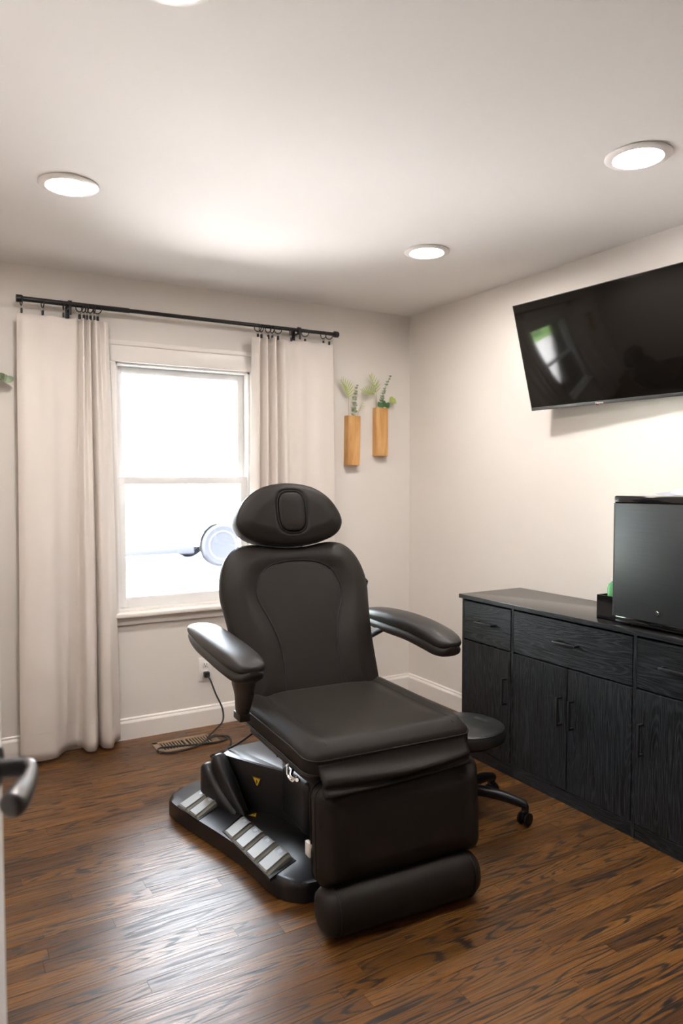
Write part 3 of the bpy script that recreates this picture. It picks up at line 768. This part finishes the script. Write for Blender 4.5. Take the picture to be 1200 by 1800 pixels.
# papers on the fridge
for i, (x0, y0, w, l, a, mt, lab) in enumerate(((-.30, -2.20, .16, .22, 8, 'paper', 'lowest loose paper sheet lying flat on the mini fridge'), (-.31, -2.21, .15, .21, -14, 'paper_blue', 'bluish printed sheet in the middle of papers on the fridge'), (-.29, -2.25, .15, .20, 24, 'paper', 'topmost curled paper sheet on the mini fridge'))):
    vs = []; fs = []; n = 8
    for j in range(n+1):
        for k in range(n+1):
            u, v = j/n-.5, k/n-.5
            vs.append((u*w, v*l, .0012*i+.010*(i+.3)*sstep(.1, .55, v+u*.4)))
    for j in range(n):
        for k in range(n): q = j*(n+1)+k; fs.append((q, q+1, q+n+2, q+n+1))
    o = MB().add(vs, fs).build('paper_sheet', mt); o.location = (x0+.02, y0, 1.3195); o.rotation_euler = (0, 0, R(a))
    m_ = o.modifiers.new('thickness', 'SOLIDIFY'); m_.thickness = .0006; m_.offset = 1
    tag(o, lab, 'paper', 'papers on the fridge')
# black desktop tray and green bottle beside the fridge
TR = tag(empty('organizer_tray', (-.27, -1.90, .8105)), 'glossy black open box beside the fridge on the sideboard', 'box')
b = MB(); tx0, tx1, ty0, ty1, tz = -.36+.27, -.16+.27, -1.958+1.90, -1.842+1.90, .098
MB().box((tx0, ty0, 0), (tx1, ty1, .004)).build('bottom', 'gloss_black', TR, 0)
for a, c in (((tx0, ty0, 0), (tx0+.004, ty1, tz)), ((tx1-.004, ty0, 0), (tx1, ty1, tz)), ((tx0, ty0, 0), (tx1, ty0+.004, tz)), ((tx0, ty1-.004, 0), (tx1, ty1, tz))):
    MB().bbox(a, c, .0008, 1).build('side_panel', 'gloss_black', TR)
BT = tag(empty('hand_gel_bottle', (-.325, -1.898, .8148)), 'translucent green bottle standing in the black box by the fridge', 'bottle')
MB().lathe([(.001, 0), (.022, 0), (.025, .004), (.025, .125), (.020, .140), (.010, .148), (.010, .152), (.001, .152)], 24).build('bottle_body', 'green', BT)
MB().lathe([(.001, .152), (.012, .152), (.012, .166), (.001, .168)], 20).build('cap', 'clear', BT)

# ------------------------------------------------------------------ television
TA = math.atan2(.147, .495); TW, TH_ = .962, .520
TV = tag(empty('television', (-.062, -1.212-TW/2, 1.729), R(4.8)), 'flat black television tilted down from the wall above the sideboard', 'television')
Mt = Matrix.Rotation(-TA, 4, 'Y')
def tvb(a, c, bev=.002): 
    return MB().bbox(a, c, bev, 2, Mt)
hw = TW/2
tvb((-.012, -hw, .0), (.010, hw, TH_), .003).build('cabinet', 'bezel', TV)
tvb((.008, -hw+.12, .05), (.032, hw-.12, TH_*.62), .01).build('rear_bulge', 'plastic_black', TV)
sc = tvb((-.0135, -hw+.004, .016), (-.0115, hw-.004, TH_-.003), .0004).build('screen', 'screen', TV)
bz = tvb((-.0155, -hw, .0), (-.0105, hw, .0155), .001).build('lower_bezel', 'bezel', TV)
tvb((-.0140, -hw, .0155), (-.0105, -hw+.004, TH_), .0005).build('side_bezel', 'ink', TV)
tvb((-.0140, hw-.004, .0155), (-.0105, hw, TH_), .0005).build('side_bezel', 'ink', TV)
tvb((-.0140, -hw, TH_-.003), (-.0105, hw, TH_), .0005).build('top_bezel', 'bezel', TV)
cu = bpy.data.curves.new('lettering', 'FONT'); cu.body = 'Hisense'; cu.size = .0135; cu.extrude = .0003; cu.align_x = 'CENTER'
tmp = bpy.data.objects.new('tmp', cu); COL.objects.link(tmp); bpy.context.view_layer.update()
me = bpy.data.meshes.new_from_object(tmp.evaluated_get(bpy.context.evaluated_depsgraph_get())); bpy.data.objects.remove(tmp)
lt = bpy.data.objects.new('lettering', me); COL.objects.link(lt); me.materials.clear(); me.materials.append(MAT['white_plastic']); lt.parent = bz
# text reads along -Y, stands up along the tilted screen, faces the room
yb_ = -1.605+1.212+TW/2
lt.matrix_local = Mt @ Matrix(((0, 0, -1, -.0162), (-1, 0, 0, yb_), (0, 1, 0, .0035), (0, 0, 0, 1)))
MB().bbox((-.0150, yb_+.010, -.004), (-.008, yb_+.020, .001), .001, 1, Mt).build('indicator', 'red', bz)
for s_ in (-.15, .15):
    p0 = Mt @ Vector((.02, s_, .40)); p1 = Mt @ Vector((.02, s_, .12))
    MB().bbox((p0.x-.01, s_-.012, p0.z-.02), (.060, s_+.012, p0.z+.02), .003).build('mount_arm', 'black_metal', TV)
    MB().bbox((p1.x-.01, s_-.012, p1.z-.02), (.060, s_+.012, p1.z+.02), .003).build('mount_arm', 'black_metal', TV)
MB().bbox((.052, -.22, .10), (.0615, .22, .42), .002).build('wall_plate', 'black_metal', TV)

# ------------------------------------------------------------------ curtain rod, rings, curtains
RY, RZ = -.085, 2.252
x_of = lambda u: -2.334+(u-36)*(1.735/554) if False else None
RX0, RX1 = -2.338, -.598
RD = tag(empty('curtain_rod', ((RX0+RX1)/2, RY, RZ)), 'black metal curtain rod mounted above the window', 'curtain rod')
cxr = (RX0+RX1)/2
My = Matrix.Rotation(R(90), 4, 'Y')
MB().lathe([(.001, RX0-cxr+.01), (.0125, RX0-cxr+.01), (.0125, -.35), (.0105, -.35), (.0105, RX1-cxr-.01), (.001, RX1-cxr-.01)], 20, My).build('rod', 'black_metal', RD)
for s_ in (-1, 1):
    c = (RX0-cxr) if s_ < 0 else (RX1-cxr)
    MB().lathe([(.001, -.014), (.017, -.014), (.018, -.011), (.018, .012), (.015, .016), (.001, .016)], 24, Matrix.Translation((c, 0, 0)) @ My).build('end_cap', 'black_metal', RD)
for bx in (-2.108, -.845):
    b = MB(); x = bx-cxr
    b.bbox((x-.009, .066, -.055), (x+.009, .084, .025), .002); b.bbox((x-.005, -.01, -.024), (x+.005, .07, -.013), .001)
    b.lathe([(.0135, -.008), (.0175, -.008), (.0175, .008), (.0135, .008)], 20, Matrix.Translation((x, 0, 0)) @ My)
    b.bbox((x-.006, -.016, -.055), (x+.006, -.012, -.01), .001)
    b.build('bracket', 'black_metal', RD)
def u2x(u, y, C=cam.location):
    """column of the photo -> x on the plane y at the rod's height"""
    fx, fy = -math.sin(YAW), math.cos(YAW); rx, ry = math.cos(YAW), math.sin(YAW); k = (u-600)/FPX
    dx, dy = fx+rx*k, fy+ry*k; return C[0]+dx*(y-C[1])/dy
def make_ring():
    t = empty('curtain_ring')
    MB().tube([(0, .0205*math.cos(a), -.006+.0205*math.sin(a)) for a in [2*math.pi*k/28 for k in range(28)]], .0026, 8, True).build('ring', 'black_metal', t)
    MB().tube([(0, .0055*math.cos(a), -.0325+.0065*math.sin(a)) for a in [2*math.pi*k/14 for k in range(14)]], .0011, 6, True).build('eyelet', 'chrome', t)
    MB().bbox((-.0045, -.006, -.062), (.0045, .006, -.040), .0015).build('clip', 'black_metal', t)
    return t
ring0 = make_ring(); first = [True]
def put_ring(x, yaw, label, grp):
    if first[0]: r = ring0; first[0] = False
    else:
        r = ring0.copy(); COL.objects.link(r)
        for ch in ring0.children: c = ch.copy(); COL.objects.link(c); c.parent = r
    r.location = (x, RY, RZ-.006); r.rotation_euler = (0, 0, R(yaw)); tag(r, label, 'curtain ring', grp)
ordn = ['first', 'second', 'third', 'fourth', 'fifth', 'sixth', 'seventh', 'eighth', 'ninth']
Lr = [(44, 6), (81, 10), (117, -4), (145, 45), (152.5, 20), (158, 10), (164, 28), (170.5, 5), (176.5, 52)]
for k, (u, a) in enumerate(Lr): put_ring(u2x(u, RY), a, f'black clip ring on the rod, {ordn[k]} from left above the left curtain', 'curtain rings')
Rr = [(455, 50), (461, 12), (473, 30), (480, 8), (490, 60), (513, 0), (537, 58), (569, 22), (579, 55)]
for k, (u, a) in enumerate(Rr): put_ring(u2x(u, RY), a, f'black clip ring on the rod, {ordn[k]} from left above the right curtain', 'curtain rings')
def curtain(ctrl, ztop, zbot, label, hem=.10):
    A = crom([(c[0], c[1], 0) for c in ctrl], 9); B = crom([(c[2], c[3], 0) for c in ctrl], 9)
    n = len(A); NZ = 48; vs = []; fs = []
    rnd = random.Random(len(ctrl))
    ph = [rnd.uniform(0, 6) for _ in range(4)]
    for j in range(NZ+1):
        f = j/NZ; g = f**.8; z0 = ztop+(zbot-ztop)*f
        for i in range(n):
            u = i/(n-1)
            p = A[i]*(1-g)+B[i]*g
            wob = .005*math.sin(5*f+ph[0]+7*u)*math.sin(math.pi*f)
            wr = .0025*math.sin(38*f+ph[1]+9*u)*sstep(.7, .95, f)
            zz = z0+(-.007*math.sin(math.pi*2*u*4)**2 if j == 0 else 0)
            vs.append((p.x+wob*.6, min(-.012, p.y+wob+wr), zz))
    for j in range(NZ):
        for i in range(n-1): q = j*n+i; fs.append((q, q+1, q+n+1, q+n))
    t = empty('curtain', (sum(c[0] for c in ctrl)/len(ctrl), RY, zbot))
    c = t.location; k = int(NZ*(1-hem/(ztop-zbot)))
    mb = MB().add([(x-c[0], y-c[1], z-c[2]) for x, y, z in vs], fs); o = mb.build('drape', 'cloth', t, 180)
    m_ = o.modifiers.new('thickness', 'SOLIDIFY'); m_.thickness = .0022; m_.offset = 0
    row_ = [Vector(vs[k*n+i])-Vector(c)+Vector((0, -.0016, 0)) for i in range(n)]
    MB().tube(row_, .0010, 5).build('hem_stitch', 'cloth', t, 180)
    tag(t, label, 'curtain', 'window curtains')
    return t
Lc = [(-2.350, -.085, -2.372, -.10), (-2.318, -.103, -2.345, -.130), (-2.262, -.088, -2.285, -.150), (-2.215, -.106, -2.215, -.140), (-2.150, -.092, -2.170, -.075),
      (-2.085, -.102, -2.105, -.030), (-2.066, -.070, -2.078, -.055), (-2.050, -.118, -2.066, -.125), (-2.034, -.066, -2.030, -.138), (-2.020, -.118, -2.004, -.080),
      (-2.006, -.064, -1.994, -.050), (-1.990, -.120, -1.984, -.120), (-1.966, -.072, -1.945, -.140), (-1.946, -.108, -1.918, -.070), (-1.926, -.082, -1.880, -.032)]
curtain(Lc, 2.183, .016, 'cream floor-length curtain hanging left of the window')
Rc = [(-1.135, -.075, -1.160, -.050), (-1.105, -.115, -1.130, -.110), (-1.085, -.070, -1.095, -.060), (-1.060, -.118, -1.065, -.125), (-1.035, -.064, -1.035, -.070),
      (-1.010, -.120, -1.000, -.130), (-.985, -.066, -.965, -.060), (-.955, -.115, -.930, -.125), (-.905, -.080, -.890, -.070), (-.850, -.108, -.845, -.120),
      (-.790, -.095, -.780, -.090), (-.720, -.104, -.710, -.118), (-.660, -.098, -.640, -.100), (-.622, -.088, -.600, -.085)]
curtain(Rc, 2.190, .016, 'cream curtain hanging right of the window, behind the chair')

# ------------------------------------------------------------------ wall planters and sprigs
def planter(x0, x1, z0, z1, tilt, label):
    w = x1-x0; t = tag(empty('wall_planter', ((x0+x1)/2, 0, z0)), label, 'planter', 'wooden wall planters'); d = .058
    t.rotation_euler = (0, R(tilt), 0)
    P = [(w/2, -.002), (w/2, -d*.62)]+[(w/2-.016+.016*math.cos(R(a)), -d*.62-.020*math.sin(R(a))) for a in (30, 60, 90)]
    P = P+[(-x, y) for x, y in P[::-1]]
    P = P[::-1]
    MB().prism(P, 0, z1-z0, .002, 2).build('planter_body', 'wood', t, 35)
    MB().lathe([(.001, 0), (.020, 0), (.020, .0008), (.001, .0008)], 20, Matrix.Translation((0, -.028, z1-z0+.0002))).build('bore', 'dark', t)
    return ((x0+x1)/2+math.sin(R(tilt))*(z1-z0), -.028, z1)
def leaf_mesh(L, w, curl, n=5):
    vs = []; fs = []
    for i in range(n+1):
        f = i/n; ww = w*math.sin(math.pi*(.08+.92*f)**.8)+.0004
        vs += [(-ww, L*f, curl*f*f), (0, L*f, curl*f*f-.15*ww), (ww, L*f, curl*f*f)]
    for i in range(n):
        for k in range(2): a = i*3+k; fs.append((a, a+1, a+4, a+3))
    return vs, fs
def frond(o, path, size, label, k=9):
    """palm sprig: bent stem with paired pointed leaflets"""
    t = tag(empty('palm_sprig', o), label, 'plant sprig'); P = crom([Vector(p) for p in path], 8)
    MB().tube(P, [.0016-.0008*i/(len(P)-1) for i in range(len(P))], 6).build('stem', 'stem', t)
    proto = {}
    m = len(P)
    for i in range(k):
        f = .48+.52*i/(k-1); q = P[min(m-1, int(f*(m-1)))]; tn = (P[min(m-1, int(f*(m-1))+1)]-P[max(0, int(f*(m-1))-2)]).normalized()
        L = size*(1.0-.55*abs(i/(k-1)-.35)); 
        for s_ in (-1, 1):
            if not proto:
                vs, fs = leaf_mesh(1, .06, .12); lf = MB().add(vs, fs).build('leaflet', 'leaf_light', t, 180); me_ = lf.data; proto['m'] = me_
            else:
                lf = bpy.data.objects.new('leaflet', proto['m']); COL.objects.link(lf); lf.parent = t
            side = tn.cross(Vector((0, -1, 0))).normalized()*s_
            dr_ = (tn*.75+side*(.9-.5*i/(k-1))+Vector((0, -.25, 0))).normalized(); nz = Vector((0, -1, 0)); xx = dr_.cross(nz).normalized(); nz = xx.cross(dr_)
            lf.matrix_local = Matrix.Translation(q) @ Matrix((xx, dr_, nz)).transposed().to_4x4() @ Matrix.Diagonal((L, L, L, 1))
    return t
def euc(o, path, label, r0=.016, r1=.006, n=16, mat='leaf_grey'):
    t = tag(empty('eucalyptus_sprig', o), label, 'plant sprig'); P = crom([Vector(p) for p in path], 10); m = len(P)
    MB().tube(P, .0014, 6).build('stem', 'stem', t)
    rnd = random.Random(n+int(r0*1e4)); b = MB()
    for i in range(n):
        f = .08+.92*i/(n-1); q = P[min(m-1, int(f*(m-1)))]
        r = r0+(r1-r0)*f
        for s_ in range(3):
            a = s_*math.pi*2/3+i*.9+rnd.uniform(-.3, .3)
            d = Vector((math.cos(a), math.sin(a)*.8, rnd.uniform(.0, .5))).normalized(); nz = Vector((rnd.uniform(-.5, .5), -1, .35)).normalized()
            x = d.cross(nz).normalized(); nz = x.cross(d)
            vs, fs = leaf_mesh(r*1.5, r*.62, r*.3, 4)
            b.add([q+x*v[0]+d*v[1]+nz*v[2] for v in vs], fs)
    lv_ = b.build('leaves', mat, t, 180); lv_['kind'] = 'stuff'
    return t
a = planter(-.497, -.405, 1.475, 1.779, 1.0, 'wooden wall planter nearer the right curtain, hung lower')
c = planter(-.287, -.197, 1.535, 1.838, .4, 'wooden wall planter nearer the room corner, hung higher')
l_ = planter(-2.640, -2.548, 1.475, 1.779, 0, 'wooden wall planter left of the left curtain, just outside the picture')
frond(a, [(-.030, 0, -.02), (-.034, -.004, .06), (-.034, -.008, .12), (-.052, -.014, .17), (-.088, -.020, .205)], .062, 'yellow-green palm sprig leaning left in the lower wooden planter')
euc(a, [(.005, 0, -.02), (.008, -.004, .05), (.010, -.006, .12), (.022, -.010, .185)], 'grey-green eucalyptus sprig in the lower wooden planter', n=12, r0=.018, r1=.008)
frond(a, [(.022, 0, -.02), (.034, -.004, .02), (.052, -.01, .055), (.072, -.012, .085)], .030, 'short leaf sprig leaning right in the lower wooden planter', 5)
frond(c, [(-.030, 0, -.02), (-.040, -.004, .05), (-.062, -.012, .085), (-.105, -.02, .098), (-.15, -.024, .092)], .060, 'palm sprig arching far left from the higher wooden planter')
frond(c, [(-.026, 0, -.02), (-.038, -.006, .07), (-.055, -.014, .13), (-.085, -.018, .185)], .058, 'palm sprig rising upright from the higher wooden planter', 8)
euc(c, [(.0, 0, -.02), (.004, -.004, .05), (.022, -.008, .12), (.062, -.012, .20)], 'grey-green eucalyptus sprig leaning right in the higher wooden planter', .015, .008, 13)
def roundleaf(o, spots, label):
    t = tag(empty('leafy_sprig', o), label, 'plant sprig'); me_ = None
    MB().tube([(0, 0, -.02), (.004, -.008, .01), (.03, -.02, .03)], .0016, 6).build('stem', 'stem', t)
    for (x, y, z, r, rx, rz, mt) in spots:
        vs, fs = leaf_mesh(r*2, r*.95, r*.5, 6); lf = MB().add(vs, fs).build('leaf', mt, t, 180)
        lf.location = (x, y, z); lf.rotation_euler = (R(rx), 0, R(rz)) if False else (R(rx), R(rz), 0)
roundleaf(c, [(-.012, -.02, .006, .018, 70, -35, 'leaf_dark'), (.006, -.028, .004, .020, 75, 5, 'leaf_dark'), (.022, -.028, .000, .020, 70, 30, 'leaf_dark'), (.030, -.03, .015, .014, 60, 60, 'leaf_dark'), (-.004, -.03, .0, .014, 50, -60, 'leaf_dark'),
              (.045, -.03, .060, .020, 80, 110, 'leaf_light'), (.062, -.03, .055, .020, 80, 125, 'leaf_light'), (.05, -.03, .052, .014, 70, 80, 'leaf_light')], 'dark round-leaved sprig at the mouth of the higher wooden planter')
euc(l_, [(.0, 0, -.02), (.02, -.01, .07), (.07, -.02, .10), (.13, -.03, .095), (.190, -.035, .085)], 'eucalyptus branch drooping beside the left curtain', .034, .030, 10, 'leaf_grey')

# ------------------------------------------------------------------ outlet, cord, floor register
OT = tag(empty('wall_outlet', (-1.400, 0, .321)), 'white duplex wall outlet under the window', 'outlet')
MB().bbox((-.039, -.006, -.066), (.039, 0, .066), .003).build('cover_plate', 'white_plastic', OT)
for z in (-.026, .026):
    s_ = MB().bbox((-.017, -.0085, z-.017), (.017, -.005, z+.017), .002).build('socket', 'white_plastic', OT)
    for x in (-.007, .007): MB().box((x-.0015, -.0092, z-.001), (x+.0015, -.0084, z+.009)).build('slot', 'ink', s_, 0)
    MB().lathe([(.001, 0), (.003, 0), (.003, .0006), (.001, .0006)], 10, Matrix.Translation((0, -.0084, z-.008)) @ Matrix.Rotation(R(90), 4, 'X')).build('ground_hole', 'ink', s_)
PC = tag(empty('power_cord', (-1.400, -.02, .295)), 'black power cord looping from the wall outlet across the floor to the chair', 'cord')
MB().bbox((-.016, -.018, -.016), (.016, .011, .016), .006, 3).build('plug', 'rubber', PC)
cord = [(-1.400, -.038, .292), (-1.395, -.075, .27), (-1.375, -.10, .20), (-1.345, -.12, .12), (-1.355, -.15, .06), (-1.41, -.17, .022), (-1.455, -.205, .010),
        (-1.47, -.235, .012), (-1.42, -.215, .012), (-1.375, -.26, .006), (-1.42, -.315, .012), (-1.54, -.30, .012), (-1.66, -.265, .012), (-1.735, -.245, .008), (-1.745, -.29, .006),
        (-1.68, -.335, .006), (-1.56, -.32, .012), (-1.47, -.26, .018), (-1.40, -.235, .012), (-1.36, -.26, .006), (-1.39, -.36, .006), (-1.45, -.45, .006), (-1.54, -.47, .006),
        (-1.50, -.53, .006), (-1.40, -.56, .006), (-1.32, -.50, .006), (-1.27, -.44, .006), (-1.22, -.50, .006), (-1.24, -.62, .010), (-1.30, -.76, .03), (-1.33, -.855, .035)]
P = crom(cord, 6); o_ = PC.location
MB().tube([p-Vector(o_) for p in P], .0048, 8).build('cable', 'rubber', PC, 80)
c2 = crom([(-1.40, -.62, .006), (-1.43, -.72, .05), (-1.44, -.80, .16), (-1.40, -.98, .30), (-1.37, -1.10, .40), (-1.38, -1.25, .46)], 6)
cb_ = MB().tube(crom([(-.235, .60, .255), (-.20, .555, .29), (-.16, .47, .36), (-.17, .36, .42), (-.19, .26, .455)], 6), .0045, 8).build('actuator_cable', 'rubber', CH, 80)
FV = tag(empty('floor_register', (-1.585, -.225, 0)), 'tan metal floor vent register under the window', 'vent')
b = MB(); fw, fd = .165, .078
for a, c in (((-fw, -fd, 0), (fw, -fd+.026, .006)), ((-fw, fd-.026, 0), (fw, fd, .006)), ((-fw, -fd, 0), (-fw+.030, fd, .006)), ((fw-.030, -fd, 0), (fw, fd, .006)), ((-.006, -fd, 0), (.006, fd, .006))):
    b.bbox(a, c, .002)
b.build('frame', 'vent', FV)
MB().box((-fw+.02, -fd+.02, .0002), (fw-.02, fd-.02, .0008)).build('duct_opening', 'dark', FV, 0)
for i in range(18):
    x = -fw+.034+i*(2*fw-.068)/17
    if abs(x) < .008: continue
    MB().bbox((x-.0032, -fd+.022, .001), (x+.0032, fd-.022, .0052), .0008, 1).build('slat', 'vent', FV)

# ------------------------------------------------------------------ outdoors, seen through the window and in the television
struct(MB().add([(-30, .16, -.35), (30, .16, -.35), (30, 5.0, .10), (-30, 5.0, .10), (30, 9.5, .10), (-30, 9.5, .10)], [(0, 1, 2, 3), (3, 2, 4, 5)]).build('ground_driveway', 'concrete', smooth=0), 'pale concrete driveway outside the window')
struct(MB().add([(-60, 9.5, .10), (60, 9.5, .10), (60, 40, 1.2), (-60, 40, 1.2)], [(0, 1, 2, 3)]).build('ground_lawn', 'grass', smooth=0), 'green lawn beyond the driveway')
CR = tag(empty('parked_car', (1.17, 6.5, .10)), 'white parked car outside, faint in the glare of the window', 'car')
def car():
    side = [(.98, .30), (.95, .55), (.80, .72), (.10, .82), (-.05, .86), (-.75, 1.38), (-1.1, 1.46), (-2.3, 1.45), (-2.9, 1.05), (-3.35, .98), (-3.45, .60), (-3.42, .30)]
    def arch(cx): return [(cx+.37*math.cos(R(a)), .32+.37*math.sin(R(a))) for a in range(0, 181, 20)]
    low = [(-3.42, .24)]+[(x, z) for x, z in arch(-2.7)[::-1]]+[(x, z) for x, z in arch(0)[::-1]]+[(.96, .24)]
    P = side[::1]+low
    P = [(x, max(.22, z)) for x, z in P]
    M_ = Matrix.Rotation(R(90), 4, 'X')
    bm = MB().prism(P, -1.75, 0.0, 0, 1, M_)
    bd = bm.build('body', 'car_paint', CR, 35)
    for q in ([(-.12, .90), (-.78, 1.34), (-1.35, 1.38), (-1.35, .90)], [(-1.45, .90), (-1.45, 1.38), (-2.2, 1.37), (-2.6, 1.0), (-2.6, .90)]):
        MB().prism(q, -.001, .008, 0, 1, M_).build('side_window', 'car_glass', bd, 0)
    MB().bbox((-2.25, -.012, .22), (-.45, .01, .34), .004).build('sill_trim', 'car_dark', bd)
    MB().bbox((.55, -.01, .24), (.97, .02, .34), .004).build('bumper_trim', 'car_dark', bd)
    for wx in (0, -2.7):
        for wy in (.08, 1.67):
            M2 = Matrix.Translation((wx, wy, .32)) @ Matrix.Rotation(R(90), 4, 'X')
            w = MB().lathe([(.20, -.09), (.29, -.10), (.32, -.07), (.32, .07), (.29, .10), (.20, .09)], 32, M2).build('tyre', 'tyre', CR, 50)
            MB().lathe([(.001, .05), (.05, .07), (.06, .05), (.19, .06), (.215, .095), (.215, -.05), (.001, -.05)], 24, M2).build('rim', 'rim', w, 30)
            for k in range(10):
                a_ = 2*math.pi*k/10
                MB().bbox((.08, -.018, .052), (.18, .018, .064), .004, 1, M2 @ Matrix.Rotation(a_, 4, 'Z')).build('spoke_gap', 'car_dark', w)
car()
def tree(x, y, h, r, label, seed):
    rnd = random.Random(seed); t = tag(empty('tree', (x, y, .10+(y-9.5)*.036 if y > 9.5 else .10)), label, 'tree', 'trees beyond the lawn')
    MB().tube([(0, 0, -.1), (.05, 0, h*.3), (0, .05, h*.55)], [.16, .12, .06], 10).build('trunk', 'bark', t)
    b = MB()
    for k in range(420):
        while True:
            p = Vector((rnd.uniform(-1, 1), rnd.uniform(-1, 1), rnd.uniform(-1, 1)))
            if .45 < p.length < 1: break
        c = Vector((p.x*r, p.y*r, h*.66+p.z*h*.36)); s = rnd.uniform(.16, .34)
        q = [c+Vector((rnd.uniform(-s, s), rnd.uniform(-s, s), rnd.uniform(-s, s))) for _ in range(6)]
        b.add(q, [(0, 1, 2), (0, 2, 3), (0, 3, 4), (1, 4, 5), (2, 5, 3), (1, 5, 2), (0, 4, 1), (3, 5, 4)])
    f = b.build('crown', 'foliage', t, 0); f['kind'] = 'stuff'
tree(-12.5, 13.5, 6.0, 2.6, 'leafy green tree at the left end of the lawn, reflected in the television', 3)
tree(-7.5, 16.5, 6.5, 2.8, 'leafy green tree beside the left end tree beyond the lawn', 4)
